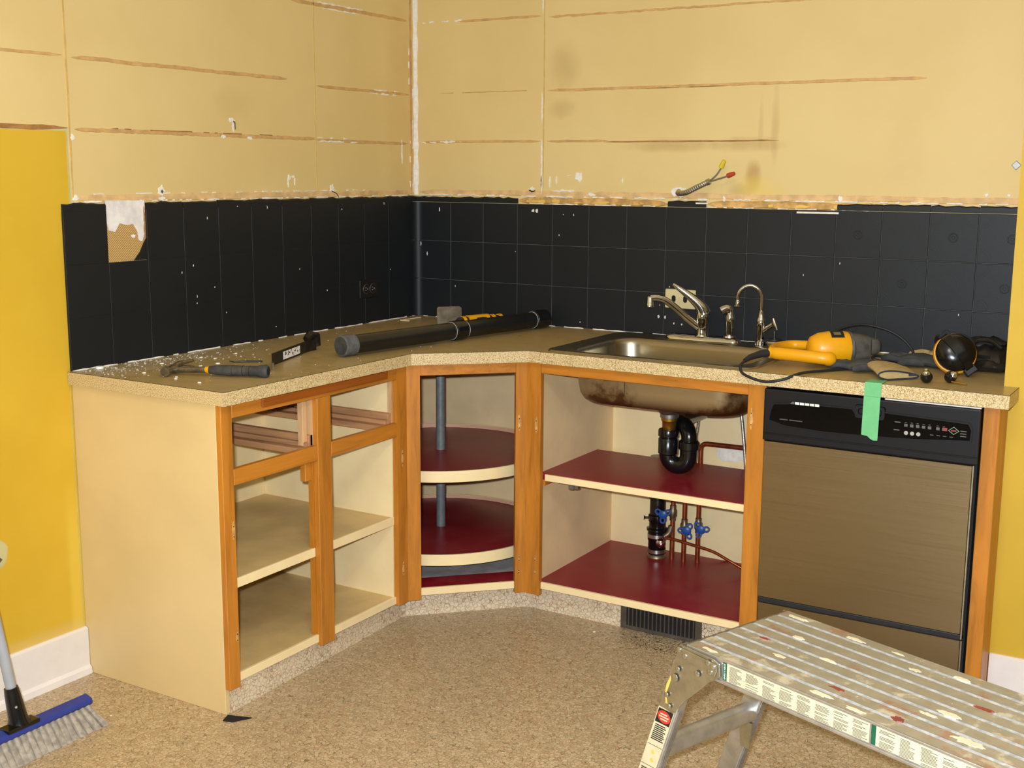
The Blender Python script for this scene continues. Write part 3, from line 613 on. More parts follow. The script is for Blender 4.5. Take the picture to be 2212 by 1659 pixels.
# ------------------------------------------------------------------ sink and taps
sk = thing('kitchen_sink', 'single bowl stainless steel drop-in sink in the countertop', 'sink', (1.285, -.31, .735))
bx0, bx1, by0, by1 = .982, 1.590, -.548, -.150
def sink_loops(off):
    L = []
    for z, i, r in ((.9118, 0, .085), (.905, .006, .085), (.890, .009, .085), (.80, .016, .088), (.772, .020, .09), (.755, .028, .09), (.744, .042, .085), (.738, .065, .075)):
        i2 = i - off; L.append(rrect(bx0 + i2, bx1 - i2, by0 + i2, by1 - i2, r + off * .5, z - (off if z < .78 else 0), 8))
    return L
g = G(); rim = [rrect(.928, 1.640, -.588, -.030, .045, .9105, 8), rrect(.931, 1.637, -.585, -.033, .045, .9150, 8), rrect(.944, 1.624, -.575, -.046, .045, .9152, 8), rrect(bx0 - .008, bx1 + .008, by0 - .008, by1 + .008, .09, .9142, 8)]
g.loops(rim + sink_loops(0), cap1=True); g.build('basin', 'steel_sink', sk, smooth=True)
g = G(); g.loops(sink_loops(.0022)[2:], cap1=True); g.build('basin_underside', 'under', sk, smooth=True)
g = G(); g.lathe((1.274, -.345, .7385), (0, 0, 1), [(.045, 0), (.043, .002), (.034, .001), (.030, -.0005)], 24); g.build('drain_ring', 'chrome', sk, smooth=True)
for x in (1.215,): G().tube([(x, -.565, .835), (x, -.565, .79)], .003, 8).build('rim_clip', 'chrome', sk)
# mixer tap
fa = thing('kitchen_faucet', 'chrome single lever kitchen faucet with long spout behind the sink', 'faucet', (1.272, -.092, .9155))
g = G(); lp = []
for z, i in ((.9155, 0), (.924, .002), (.930, .010), (.932, .022)): lp.append(rrect(1.138 + i, 1.412 - i, -.118 + i * .8, -.062 - i * .8, .027 - i * .5, z, 6))
g.loops(lp, cap1=True, cap0=True); g.build('deck_plate', 'chrome', fa, smooth=True)
G().lathe((1.272, -.092, .930), (0, 0, 1), [(.025, 0), (.0225, .006), (.0215, .05), (.0235, .055), (.0235, .072), (.021, .082), (.018, .092)], 28).build('body', 'chrome', fa, smooth=True)
sp_ = smooth_path([(1.266, -.097, .958), (1.24, -.118, .982), (1.20, -.150, 1.025), (1.172, -.173, 1.052), (1.150, -.191, 1.062), (1.128, -.209, 1.062)], 6)
h = G().tube(sp_, [.0140 - .0035 * i / len(sp_) for i in range(len(sp_))], 14).build('spout', 'chrome', fa, smooth=True)
G().lathe((1.128, -.209, 1.068), (0, 0, -1), [(.008, 0), (.0115, .006), (.0115, .026), (.013, .028), (.013, .036), (.010, .037)], 20).build('aerator', 'chrome', h, smooth=True)
lv = smooth_path([(1.276, -.090, 1.008), (1.268, -.096, 1.030), (1.245, -.108, 1.055), (1.215, -.122, 1.080), (1.178, -.134, 1.106)], 6); n = len(lv)
G().tube(lv, [.0215 * (1 - i / n) ** .8 + .0035 for i in range(n)], 14).build('lever', 'chrome', fa, smooth=True)
# side spray
sy = thing('sink_sprayer', 'chrome side sprayer standing between the faucet and the small filter tap', 'sprayer', (1.372, -.092, .932))
G().lathe((1.372, -.092, .9320), (0, 0, 1), [(.022, 0), (.020, .007), (.013, .010)], 22).build('base', 'chrome', sy, smooth=True)
G().lathe((1.372, -.092, .940), (0, 0, 1), [(.011, 0), (.013, .02), (.0155, .045), (.0165, .062), (.0125, .075), (.0125, .080)], 20).build('grip', 'chrome', sy, smooth=True)
p = smooth_path([(1.372, -.092, 1.016), (1.370, -.093, 1.028), (1.360, -.099, 1.031), (1.345, -.108, 1.022)], 5); G().tube(p, [.0125 + .004 * i / len(p) for i in range(len(p))], 14).build('spray_head', 'chrome', sy, smooth=True)
# filter tap
ft = thing('filter_faucet', 'small chrome gooseneck filter tap with a side lever, right of the sprayer', 'faucet', (1.481, -.090, .9155))
G().lathe((1.481, -.09, .9155), (0, 0, 1), [(.020, 0), (.018, .012), (.013, .016), (.012, .055), (.0145, .062), (.0145, .085), (.0105, .092), (.0075, .115)], 22).build('body', 'chrome', ft, smooth=True)
gp = [(1.481, -.09, 1.02)] + [(1.4425 + .0385 * math.cos(a), -.09 - .012 * (1 - math.cos(a)), 1.068 + .0455 * math.sin(a)) for a in [k * PI / 12 for k in range(0, 12)]] + [(1.406, -.113, 1.058)]
g = G().tube(gp, .0062, 12).build('neck', 'chrome', ft, smooth=True)
G().lathe((1.406, -.113, 1.064), (-.05, 0, -1), [(.007, 0), (.0085, .004), (.0085, .016), (.011, .018), (.011, .022)], 16).build('nozzle', 'chrome', g, smooth=True)
G().tube([(1.486, -.09, .962), (1.525, -.095, .988)], [.008, .0085], 12).build('valve_arm', 'chrome', ft, smooth=True)
G().tube([(1.524, -.094, 1.008), (1.530, -.096, .992), (1.541, -.10, .970)], [.004, .006, .003], 10).build('lever', 'chrome', ft, smooth=True)
# basket strainer left on the sink deck
bs = thing('sink_strainer', 'chrome basket strainer resting on the sink rim beside the filter tap', 'strainer', (1.532, -.098, .9155))
G().lathe((1.532, -.098, .9157), (0, 0, 1), [(.022, 0), (.028, .012), (.024, .017), (.016, .018)], 24).build('basket', 'chrome', bs, smooth=True)
G().lathe((1.532, -.098, .934), (0, 0, 1), [(.023, 0), (.024, .003), (.023, .006)], 24).build('stopper', 'rubber', bs, smooth=True)
G().tube([(1.532, -.098, .938), (1.532, -.098, .966)], .0025, 8).build('pin', 'chrome', bs, smooth=True)

# ------------------------------------------------------------------ plumbing under the sink
dt = thing('drain_trap', 'black plastic P-trap with brass tailpiece hanging under the sink', 'drain trap', (1.285, -.30, .50))
TX, TY = 1.268, -.345
G().lathe((1.274, -.345, .7355), (0, 0, -1), [(.060, 0), (.056, .012), (.042, .026), (.034, .034)], 28).build('drain_flange', 'zinc', dt, smooth=True)
G().lathe((1.272, -.345, .702), (0, 0, -1), [(.027, 0), (.031, .002), (.031, .014), (.027, .016)], 22).build('lock_nut', 'zinc', dt, smooth=True)
G().lathe((1.272, -.345, .690), (0, 0, -1), [(.0275, 0), (.0275, .012), (.024, .016), (.0225, .055)], 22).build('brass_tailpiece', 'brass', dt, smooth=True)
G().lathe((1.270, -.345, .648), (0, 0, -1), [(.032, 0), (.034, .004), (.034, .022), (.028, .026), (.033, .032), (.033, .080), (.029, .084)], 22).build('slip_nut', 'abs', dt, smooth=True)
jb = [(1.270, -.345, .585), (1.270, -.345, .562)] + [(1.3045 - .0345 * math.cos(a), -.345 + .01 * a / PI, .562 - .0345 * math.sin(a)) for a in [k * PI / 10 for k in range(1, 10)]] + [(1.339, -.335, .562), (1.339, -.334, .60)]
G().tube(jb, .0285, 18).build('j_bend', 'abs', dt, smooth=True)
G().lathe((1.339, -.334, .585), (0, 0, 1), [(.030, 0), (.034, .003), (.034, .026), (.030, .030)], 20).build('slip_nut', 'abs', dt, smooth=True)
G().tube(smooth_path([(1.339, -.333, .605), (1.336, -.330, .634), (1.318, -.316, .656), (1.290, -.290, .662), (1.270, -.23, .660), (1.262, -.03, .654)], 6), .0265, 18).build('trap_arm', 'abs', dt, smooth=True)
dp = thing('drain_pipe', 'black vertical drain pipe with metal hose clamps rising from the red cabinet floor', 'pipe', (1.134, -.112, .123))
G().lathe((1.134, -.112, .123), (0, 0, 1), [(.036, 0), (.034, .008), (.030, .012)], 20).build('floor_collar', 'solder', dp, smooth=True)
G().lathe((1.134, -.112, .132), (0, 0, 1), [(.029, 0), (.031, .004), (.031, .05), (.0335, .055), (.0335, .085), (.038, .090), (.038, .097), (.030, .100), (.030, .12), (.033, .125), (.033, .145), (.0285, .15), (.0285, .205), (.034, .208), (.034, .24), (.030, .245), (.030, .36)], 26).build('pipe', 'abs', dp, smooth=True)
for z, r in ((.140, .0325), (.196, .0345)): G().lathe((1.134, -.112, z), (0, 0, 1), [(r, 0), (r, .013)], 26).build('hose_clamp', 'galv', dp, smooth=True)
G().tube([(1.134 - .03, -.112, .262), (1.088, -.118, .262), (1.084, -.12, .262)], [.004, .004, .009], 12).build('air_valve_knob', 'abs', dp, smooth=True)
G().lathe((1.162, -.140, .185), (.4, -1, .1), [(.012, 0), (.017, .004), (.013, .009), (.004, .011)], 18).build('saddle_clamp', 'chrome', dp, smooth=True)
specs = [(1.191, -.107, .49, .292, -.02, 'copper riser with blue valve handle nearest the black drain pipe', 0.0),
         (1.239, -.114, .49, .250, .026, 'middle copper riser with blue valve handle under the sink shelf', .5),
         (1.286, -.100, .49, .258, .026, 'right copper riser with blue valve handle under the sink shelf', -.35)]
for k, (x, y, zt, zv, hx, lab, ro) in enumerate(specs):
    wp = thing('water_pipe', lab, 'pipe', (x, y, .123), group='copper water pipes under the sink')
    pts = [(x, y, .123), (x, y, zt)]
    if k == 2: pts = [(x, y, .123), (x, y, .528)] + [(x + .022 - .022 * math.cos(a), y, .534 + .022 * math.sin(a)) for a in (PI / 8, PI / 4, 3 * PI / 8, PI / 2)] + [(1.662, y - .004, .562)]
    G().tube(pts, .0085, 14).build('pipe', 'copper', wp, smooth=True)
    v = G().lathe((x, y, zv - .028), (0, 0, 1), [(.0085, 0), (.011, .001), (.011, .012), (.0145, .018), (.0145, .038), (.011, .044), (.011, .056), (.0085, .057)], 16).build('valve_body', 'solder', wp, smooth=True)
    hc = Vector((x + hx, y - .042, zv)); G().tube([(x, y, zv), tuple(hc)], .006, 10).build('valve_stem', 'solder', v, smooth=True)
    # three-lobed handle with open lobes
    g = G(); nf = Vector((.25, -1, .05)).normalized(); u = Vector((0, 0, 1)).cross(nf).normalized(); w = nf.cross(u)
    def hp(r, a, d): return tuple(hc + (u * math.cos(a) + w * math.sin(a)) * r + nf * d)
    for b in range(3):
        a0 = ro - PI / 2 + b * 2 * PI / 3; c = hc + (u * math.cos(a0) + w * math.sin(a0)) * .0195; n = 18; Ls = []
        for q in range(n + 1):
            t = 2 * PI * q / n; dr = (u * math.cos(a0) + w * math.sin(a0)); dt_ = (u * -math.sin(a0) + w * math.cos(a0))
            def pt(sc1, sc2, d): return tuple(c + dr * math.cos(t) * sc1 + dt_ * math.sin(t) * sc2 + nf * d)
            Ls.append([pt(.0125, .0105, -.003), pt(.0125, .0105, .003), pt(.0075, .0055, .003), pt(.0075, .0055, -.003), pt(.0125, .0105, -.003)])
        vs = [p for l in Ls for p in l]; g.add(vs, [(i * 5 + m, i * 5 + m + 1, (i + 1) * 5 + m + 1, (i + 1) * 5 + m) for i in range(n) for m in range(4)])
    g.lathe(hc - nf * .004, nf, [(.0145, 0), (.0155, .002), (.0155, .006), (.013, .008)], 16); g.lathe(hc + nf * .003, nf, [(.004, 0), (.004, .003)], 8)
    g.build('valve_handle', 'blue', v, smooth=True)
    if k == 0:
        G().lathe((x + .004, y, .335), (0, 0, 1), [(.012, 0), (.018, .01), (.019, .03), (.014, .05), (.014, .12)], 14).build('tee_fitting', 'solder', wp, smooth=True)
        G().tube([(x, y, .360), (x + .03, y, .385), (x + .045, y, .40)], [.012, .016, .012], 12).build('tee_fitting', 'solder', wp, smooth=True)
        G().tube(smooth_path([(x - .002, y - .005, .245), (x - .008, y - .01, .22), (x - .022, y - .018, .205)], 4), .011, 12).build('branch_fitting', 'solder', wp, smooth=True)
ctb = G(); ctb.tube(smooth_path([(1.176, -.135, .205), (1.215, -.14, .206), (1.29, -.14, .197), (1.362, -.14, .186), (1.43, -.14, .160), (1.50, -.13, .132), (1.60, -.12, .127)], 6), .0052, 10)
tag(ctb.build('copper_tube', 'copper', smooth=True), 'thin bent copper tube running right from the black drain pipe', 'pipe')
hs = [([(1.235, -.114, .48), (1.243, -.10, .56), (1.255, -.095, .66), (1.266, -.092, .78), (1.268, -.092, .90)], 'braided steel hose under the sink, leftmost beside the trap arm'),
      ([(1.250, -.114, .48), (1.262, -.085, .58), (1.272, -.085, .68), (1.285, -.088, .80), (1.288, -.090, .90)], 'braided steel hose under the sink, right of its twin beside the trap arm'),
      ([(1.462, -.125, .45), (1.458, -.125, .52), (1.440, -.11, .62), (1.425, -.10, .70), (1.418, -.095, .80), (1.45, -.09, .90)], 'grey supply hose under the sink nearest the dishwasher side')]
for pts, lab in hs: tag(G().tube(smooth_path(pts, 6), .0056, 10).build('supply_hose', 'hose', smooth=True), lab, 'hose', 'supply hoses under the sink')

# ------------------------------------------------------------------ dishwasher
dw = thing('dishwasher', 'built-in dishwasher with black control panel and brushed steel door', 'dishwasher', (1.985, -.30, 0))
DX0, DX1 = 1.686, 2.284; yb = lambda a, z, n: (a, -.597 - n, z)
bx('tub', 'dark', dw, DX0 + .004, DX1 - .004, -.575, -.03, .005, .862)
bx('door_panel', 'steel', dw, DX0, DX1 - .012, -.598, -.575, .228, .708, .002)
bx('edge_trim', 'galv', dw, DX1 - .0115, DX1 - .008, -.599, -.575, .215, .708)
bx('door_seam', 'rubber', dw, DX0, DX1 - .008, -.594, -.575, .210, .227, .003)
bx('lower_panel', 'steel', dw, DX0, DX1 - .012, -.590, -.570, .020, .209, .002)
bx('foot_trim', 'galv', dw, DX1 - .0115, DX1 - .008, -.591, -.570, .02, .208)
bx('top_flange', 'white', dw, 2.03, DX1, -.602, -.58, .8655, .8692)
cp = bx('control_panel', 'panelblk', dw, DX0 - .002, DX1, -.606, -.575, .711, .864, .004)
fasc = [(1.704, .774), (1.75, .762), (1.86, .757), (2.00, .760), (2.12, .766), (2.262, .778), (2.264, .806), (2.255, .822), (2.05, .828), (2.035, .829), (2.030, .812), (1.955, .812), (1.942, .830), (1.85, .829), (1.77, .826), (1.716, .820), (1.708, .80)]
g = G(); g.prism(fasc, .0085, .0105, yb); g.build('fascia', 'gloss', dw)
g = G(); fo = [(a + (.004 if a > 1.98 else -.004) * (1 if abs(a - 1.98) > .2 else 0), z + (.004 if z > .79 else -.004)) for a, z in fasc]
g.loops([[yb(a, z, .009) for a, z in fasc], [yb(a, z, .0125) for a, z in fasc], [yb(a, z, .0125) for a, z in fo], [yb(a, z, .008) for a, z in fo]]); g.build('fascia_bezel', 'panelblk', dw, smooth=True)
lat = G(); lat.loops([rrect(1.950, 2.036, .806, .846, .008, 0, 4), rrect(1.952, 2.034, .808, .844, .008, .006, 4), rrect(1.960, 2.026, .818, .836, .006, .006, 4), rrect(1.962, 2.024, .820, .834, .006, .002, 4)], cap1=True); lat.v = [yb(a, b, .0085 + c) for a, b, c in lat.v]; lat.build('latch', 'panelblk', dw, smooth=True)
bx('drip_lip', 'panelblk', dw, DX0, DX1, -.609, -.604, .730, .734, .001)
for k in range(6):      # little slanted badge segments
    x0 = 1.764 + k * .0146; g = G(); g.prism([(x0, .8265), (x0 + .0125, .8265), (x0 + .0125, .8335), (x0 + (.006 if k == 0 else 0.0), .8335)], .0125, .0135, yb); g.build('badge_segment', 'wht' if k else 'print_dim', dw)
g = G(); 
for x0, x1 in ((1.735, 1.756), (1.763, 1.800)):
    xx = x0
    while xx < x1: g.prism([(xx, .777), (xx + .0022, .777), (xx + .0022, .780), (xx, .780)], .0105, .0109, yb); xx += .003
g.build('lettering', 'print_dim', dw)
g = G()
for k in range(7):
    x0 = 2.088 + k * .0158 + (.006 if k > 4 else 0); g.prism([(x0, .797), (x0 + .009, .797), (x0 + .009, .805), (x0, .805)], .0105, .0111, yb); g.prism([(x0 + .001, .808), (x0 + .007, .808), (x0 + .007, .8095), (x0 + .001, .8095)], .0105, .0109, yb)
for x0, z0 in ((2.062, .806), (2.060, .784)): g.prism([(x0, z0), (x0 + .016, z0), (x0 + .016, z0 + .0028), (x0, z0 + .0028)], .0105, .0109, yb)
for k in range(4): g.prism([(2.158 + k * .017, .781), (2.167 + k * .017, .781), (2.167 + k * .017, .783), (2.158 + k * .017, .783)], .0105, .0109, yb)
for k in range(3): g.prism([(2.236, .786 + k * .007), (2.252, .786 + k * .007), (2.252, .7885 + k * .007), (2.236, .7885 + k * .007)], .0105, .0109, yb)
g.build('button_print', 'print_dim', dw)
for k in range(3): G().lathe(yb(2.094 + k * .0165, .7795, .0105), (0, -1, 0), [(.0058, 0), (.0054, .0012)], 14).build('button', 'print', dw)
g = G(); cx, cz = 2.219, .800; dia = lambda r: [yb(cx + r, cz, 0), yb(cx, cz + r * .75, 0), yb(cx - r, cz, 0), yb(cx, cz - r * .75, 0)]
off = lambda L, d: [(p[0], p[1] - d, p[2]) for p in L]
g.loops([off(dia(.0145), .0105), off(dia(.0145), .0112), off(dia(.0125), .0112), off(dia(.0125), .0105)]); g.build('diamond_mark', 'printgreen', dw)
g = G(); g.prism([(cx - .007, cz - .002), (cx + .007, cz - .002), (cx + .007, cz + .002), (cx - .007, cz + .002)], .0105, .0111, yb); g.prism([(2.190, .797), (2.202, .797), (2.202, .806), (2.190, .806)], .0105, .0113, yb); g.build('button_mark', 'printred', dw)
# green tape holding the door shut
tp = G(); tpts = [(-.555, .9112), (-.6125, .9112), (-.6135, .909), (-.6135, .873), (-.6125, .871), (-.6140, .80), (-.6140, .762)]
L = [[(1.977 - .001 * i * .6, y, z) for y, z in [q]] + [(2.023 - .001 * i * .6, y, z) for y, z in [q]] for i, q in enumerate(tpts)]
vs = [p for l in L for p in l]; n = len(tpts); vs += [(1.990, -.614, .760), (2.0, -.614, .752), (2.008, -.614, .749), (2.019, -.614, .750)]
tp.add(vs, [(2 * i, 2 * i + 1, 2 * i + 3, 2 * i + 2) for i in range(n - 1)] + [(12, 13, 17, 16, 15, 14)])
to = tp.build('masking_tape', 'tape'); m = to.modifiers.new('thick', 'SOLIDIFY'); m.thickness = .0006; m.offset = 1
tag(to, 'strip of pale green masking tape from the countertop edge down to the dishwasher panel', 'tape')

# heating vent in the toe kick
vt = thing('floor_vent', 'dark brown metal heating vent set in the toe kick under the sink cabinet', 'vent', (1.337, -.516, 0))
fr_ = G(); fr_.box(1.195, 1.216, -.521, -.513, .002, .082).box(1.458, 1.479, -.521, -.513, .002, .082).box(1.216, 1.458, -.521, -.513, .002, .014).box(1.216, 1.458, -.521, -.513, .074, .082); fr_.build('frame', 'ventbrown', vt, bevel=.001)
bx('backing', 'dark', vt, 1.21, 1.462, -.5155, -.5135, .01, .078)
sl = None
for k in range(17):
    x = 1.222 + k * .0143
    if sl is None: sl = bx('slat', 'ventbrown', vt, x, x + .0045, -.522, -.515, .013, .075, .001); x_0 = x
    else: o = sl.copy(); COL.objects.link(o); o.parent = vt; o.location = (x - x_0, 0, 0)

# electrics
ol = thing('wall_outlet', 'dark brown duplex outlet plate on the black tiles of the left wall', 'outlet', (.008, -.32, 1.008))
g = G(); lp = [rrect(-.376, -.266, 1.007, 1.077, .004, .0078, 3), rrect(-.374, -.268, 1.009, 1.075, .004, .0125, 3)]; g.loops([[(p[2], p[0], p[1]) for p in l] for l in lp], cap1=True); g.build('plate', 'blackplate', ol)
for yc in (-.341, -.301):
    g = G(); g.lathe((.0125, yc, 1.042), (1, 0, 0), [(.0165, 0), (.0155, .0025)], 20); sck = g.build('socket', 'blackplate', ol, smooth=True)
    g = G(); n = 20; Ls = [[(.0126 + d, yc + r * math.cos(2 * PI * k / n), 1.042 + r * math.sin(2 * PI * k / n)) for k in range(n)] for r, d in ((.0168, 0), (.0172, .0020), (.0182, .0015), (.0184, 0))]; g.loops(Ls); g.build('socket_ring', 'zinc', sck, smooth=True)
    g = G(); g.box(.0149, .0155, yc - .008, yc - .002, 1.046, 1.048).box(.0149, .0155, yc - .008, yc - .002, 1.036, 1.038).box(.0149, .0155, yc + .004, yc + .008, 1.040, 1.044); g.build('socket_slot', 'print', sck)
op = thing('switch_plate', 'ivory wall plate with two oval openings behind the kitchen faucet', 'wall plate', (1.152, -.008, 1.008))
g = G(); lp = [rrect(1.094, 1.210, 1.009, 1.077, .004, .0078, 3), rrect(1.096, 1.208, 1.011, 1.075, .004, .0125, 3)]; g.loops([[(p[0], -p[2], p[1]) for p in l] for l in lp], cap1=True); g.build('plate', 'ivory', op)
for xc in (1.128, 1.172):
    g = G(); g.loops([[(p[0], -p[2], p[1]) for p in rrect(xc - .0075, xc + .0075, 1.031, 1.055, .007, d, 5)] for d in (.0122, .0129)], cap1=True); g.build('opening', 'dark', op)
wc = thing('armored_cable', 'armoured cable stub with yellow and red wire nuts sticking out of the back wall', 'cable', (1.131, 0, 1.418))
cp_ = smooth_path([(1.131, .0, 1.418), (1.142, -.028, 1.412), (1.180, -.05, 1.416), (1.222, -.056, 1.434), (1.262, -.056, 1.452)], 12); n = len(cp_)
G().tube(cp_, [.0085 + (.0012 if i % 2 else 0) for i in range(n)], 12).build('conduit', 'galv', wc, smooth=False)
G().lathe(cp_[-1], cp_[-1] - cp_[-3], [(.0105, -.006), (.0105, .006), (.006, .009)], 12).build('ferrule', 'galv', wc)
for pts, mm in (([(1.264, -.056, 1.453), (1.288, -.058, 1.472), (1.302, -.058, 1.490), (1.308, -.058, 1.503)], 'wn_y'), ([(1.264, -.056, 1.452), (1.292, -.06, 1.460), (1.318, -.064, 1.467), (1.338, -.066, 1.474)], 'wn_r')):
    w_ = G().tube(smooth_path(pts, 4), .0028, 8).build('wire', 'wiregrey', wc, smooth=True); d = Vector(pts[-1]) - Vector(pts[-2])
    G().lathe(pts[-1], d, [(.0085, -.004), (.0085, .006), (.0065, .022), (.004, .024)], 10).build('wire_nut', mm, w_)

# ------------------------------------------------------------------ aluminium work platform in the foreground
wpl = thing('work_platform', 'paint-spattered aluminium work platform in the foreground right', 'work platform', (1.939, -1.7345, 0), math.atan2(-.346, .938))
LEN, WID, HT = 1.02, .318, .52
LB = lambda name, mat, parent, *a, **k: bx(name, mat, parent, *a, local=True, **k)
LB('deck_base', 'groove', wpl, .004, LEN - .004, .004, WID - .004, HT - .012, HT - .0016)
nb = 8; gw = .0125; bw = (WID - gw * (nb - 1)) / nb
prof = []; nr = 7
for k in range(nr * 2 + 1): prof.append((bw * k / (nr * 2), HT - (.0012 if k % 2 else 0.0)))
poly = [(0, HT - .010)] + prof + [(bw, HT - .010)]
g = G(); g.prism(poly[::-1], 0.002, LEN - .002, lambda a, b, c: (c, a, b)); slat = g.build('deck_slat', 'deck', wpl, local=True)
for k in range(1, nb): o = slat.copy(); COL.objects.link(o); o.parent = wpl; o.location = (0, k * (bw + gw), 0)
sr = LB('side_rail', 'alu', wpl, 0, LEN, -.003, .004, HT - .050, HT - .001, bevel=.001); LB('rail_lip', 'alu', sr, 0, LEN, -.006, .002, HT - .052, HT - .046, bevel=.001)
LB('side_rail', 'alu', wpl, 0, LEN, WID - .004, WID + .003, HT - .050, HT - .001, bevel=.001)
LB('end_cap', 'zinc', wpl, -.003, .004, 0, WID, HT - .046, HT - .0005, bevel=.001); LB('end_cap', 'zinc', wpl, LEN - .004, LEN + .003, 0, WID, HT - .046, HT - .0005, bevel=.001)
def flat(name, mat, parent, u0, u1, z0, z1, d=.0005): return LB(name, mat, parent, u0, u1, -.0030 - d, -.0028, z0, z1)
rnd = random.Random(3)
for u0, u1 in ((.112, .448), (.462, .90)):
    lb = flat('label', 'label', wpl, u0, u1, HT - .043, HT - .006); flat('label_strip', 'lblgreen', lb, u0 - .010, u0, HT - .043, HT - .006, .0006)
    g = G(); u = u0 + .006
    while u < u1 - .03:
        z = HT - .0095; w = .033
        while z > HT - .041:
            if rnd.random() > .12: g.box(u + rnd.uniform(0, .002), u + w - rnd.choice([0, .002, .004, .012]), -.0037, -.0034, z - .0011, z)
            z -= .0024
        u += .042
    tag(g.build('label_text', 'ink', lb, local=True), kind='stuff')
def text_mesh(txt, size, name, mat, parent, M):
    cu = bpy.data.curves.new(name, 'FONT'); cu.body = txt; cu.size = size; cu.align_x = 'CENTER'; cu.align_y = 'CENTER'; cu.extrude = .0002
    t = bpy.data.objects.new(name, cu); COL.objects.link(t); bpy.context.view_layer.update()
    me = bpy.data.meshes.new_from_object(t.evaluated_get(bpy.context.evaluated_depsgraph_get())); bpy.data.objects.remove(t); me.transform(M); me.materials.append(MT[mat])
    o = bpy.data.objects.new(name, me); COL.objects.link(o); o.parent = parent; return o
MZ = Matrix.Translation((.107, -.0040, HT - .0245)) @ Matrix.Rotation(-PI / 2, 4, 'Y') @ Matrix.Rotation(PI / 2, 4, 'X')
text_mesh('SAFETY FIRST', .0056, 'label_lettering', 'wht', wpl, MZ)
# leg frames: left one mirrored to the right end
def leg_axis(z): return -.020 - (.44 - z) * .34
def legs(parent, mirror):
    fx = (lambda u: LEN - u) if mirror else (lambda u: u)
    for w0, w1, front in ((-.004, .022, True), (WID - .022, WID + .004, False)):
        g = G(); top = .475 if True else .44
        pts = [(leg_axis(0) - .026, 0), (leg_axis(0) + .026, 0), (leg_axis(top) + .026, top), (leg_axis(top) - .026, top)]
        if not mirror: pts = pts
        g.prism([(fx(a), b) for a, b in pts], w0, w1, lambda a, b, c: (a, c, b)); lg = g.build('leg', 'alu', parent, bevel=.002, local=True)
        G().prism([(fx(leg_axis(.0) - .030), 0), (fx(leg_axis(0) + .030), 0), (fx(leg_axis(.03) + .030), .03), (fx(leg_axis(.03) - .030), .03)], w0 - .003, w1 + .003, lambda a, b, c: (a, c, b)).build('rubber_foot', 'rubber', lg, bevel=.002, local=True)
        for k in range(4):
            g = G(); o = .027; ww = w0 + .005 + k * .005
            g.prism([(fx(leg_axis(.03) + o - .002), .03), (fx(leg_axis(.03) + o + .0012), .03), (fx(leg_axis(.36) + o + .0012), .36), (fx(leg_axis(.36) + o - .002), .36)], ww, ww + .0022, lambda a, b, c: (a, c, b)); g.build('leg_rib', 'alu', lg, local=True)
        if front and not mirror:
            def lp(s_, z, d): return (leg_axis(z) + s_, -.004 - d, z)
            def strip(name, mat, par, s0, s1, z0, z1, d): 
                g = G(); g.prism([(leg_axis(z0) + s0, z0), (leg_axis(z0) + s1, z0), (leg_axis(z1) + s1, z1), (leg_axis(z1) + s0, z1)], -.004 - d, -.0042, lambda a, b, c: (a, c, b)); return g.build(name, mat, par, local=True)
            lb = strip('label', 'label', lg, -.024, .022, .05, .358, .0008); strip('label_header', 'ink_dk', lb, -.022, .020, .320, .355, .0011)
            g = G(); n = 24; o1 = []; o2 = []
            for k in range(n):
                t = 2 * PI * k / n; zz = .3375 + .0145 * math.sin(t); o1.append((leg_axis(.3375) - .001 + .019 * math.cos(t), -.0052, zz)); o2.append((leg_axis(.3375) - .001 + .0185 * math.cos(t), -.0055, .3375 + .0142 * math.sin(t)))
            g.loops([o1, o2], cap1=True); ov = g.build('warning_oval', 'lblred', lb, local=True)
            g = G()
            for zz, wd in ((.3435, .010), (.3375, .014), (.3315, .010)): g.box(leg_axis(.3375) - .001 - wd, leg_axis(.3375) - .001 + wd, -.0058, -.0054, zz - .0014, zz + .0014)
            g.build('oval_lettering', 'splat', ov, local=True)
            g = G()
            def line(s0, s1, z, t=.0014): g.prism([(leg_axis(z) + s0, z), (leg_axis(z) + s1, z), (leg_axis(z + t) + s1, z + t), (leg_axis(z + t) + s0, z + t)], -.0052, -.0047, lambda a, b, c: (a, c, b))
            for z in [.313 - .0046 * k for k in range(9)]: line(-.018, .006 + rnd.uniform(0, .012), z, .0024)
            for z in [.200 - .0046 * k for k in range(14)]: line(-.018, .004 + rnd.uniform(0, .013), z, .0024)
            line(-.022, .020, .262, .0008); line(-.022, .020, .210, .0008)
            tag(g.build('label_text', 'ink_dk', lb, local=True), kind='stuff')
            g = G(); g.lathe((leg_axis(.245) + .0, -.005, .246), (0, -1, 0), [(.005, 0), (.005, .0004)], 10).lathe((leg_axis(.225) + .004, -.005, .226), (0, -1, 0), [(.005, 0), (.005, .0004)], 10); g.build('label_picture', 'splat_yel', lb, local=True)
    zc = .255; uc = fx(leg_axis(zc) + .004)
    G().tube([(uc, .018, zc), (uc, WID - .018, zc)], .0235, 16).build('cross_bar', 'alu', parent, smooth=True, local=True)
    g = G(); g.prism([(uc - .02, zc - .02), (uc + .02, zc - .02), (uc + .012, zc - .085), (uc - .012, zc - .085)], WID - .030, WID - .024, lambda a, b, c: (a, c, b)); g.build('gusset', 'galv', parent, local=True)
legs(wpl, False); legs(wpl, True)
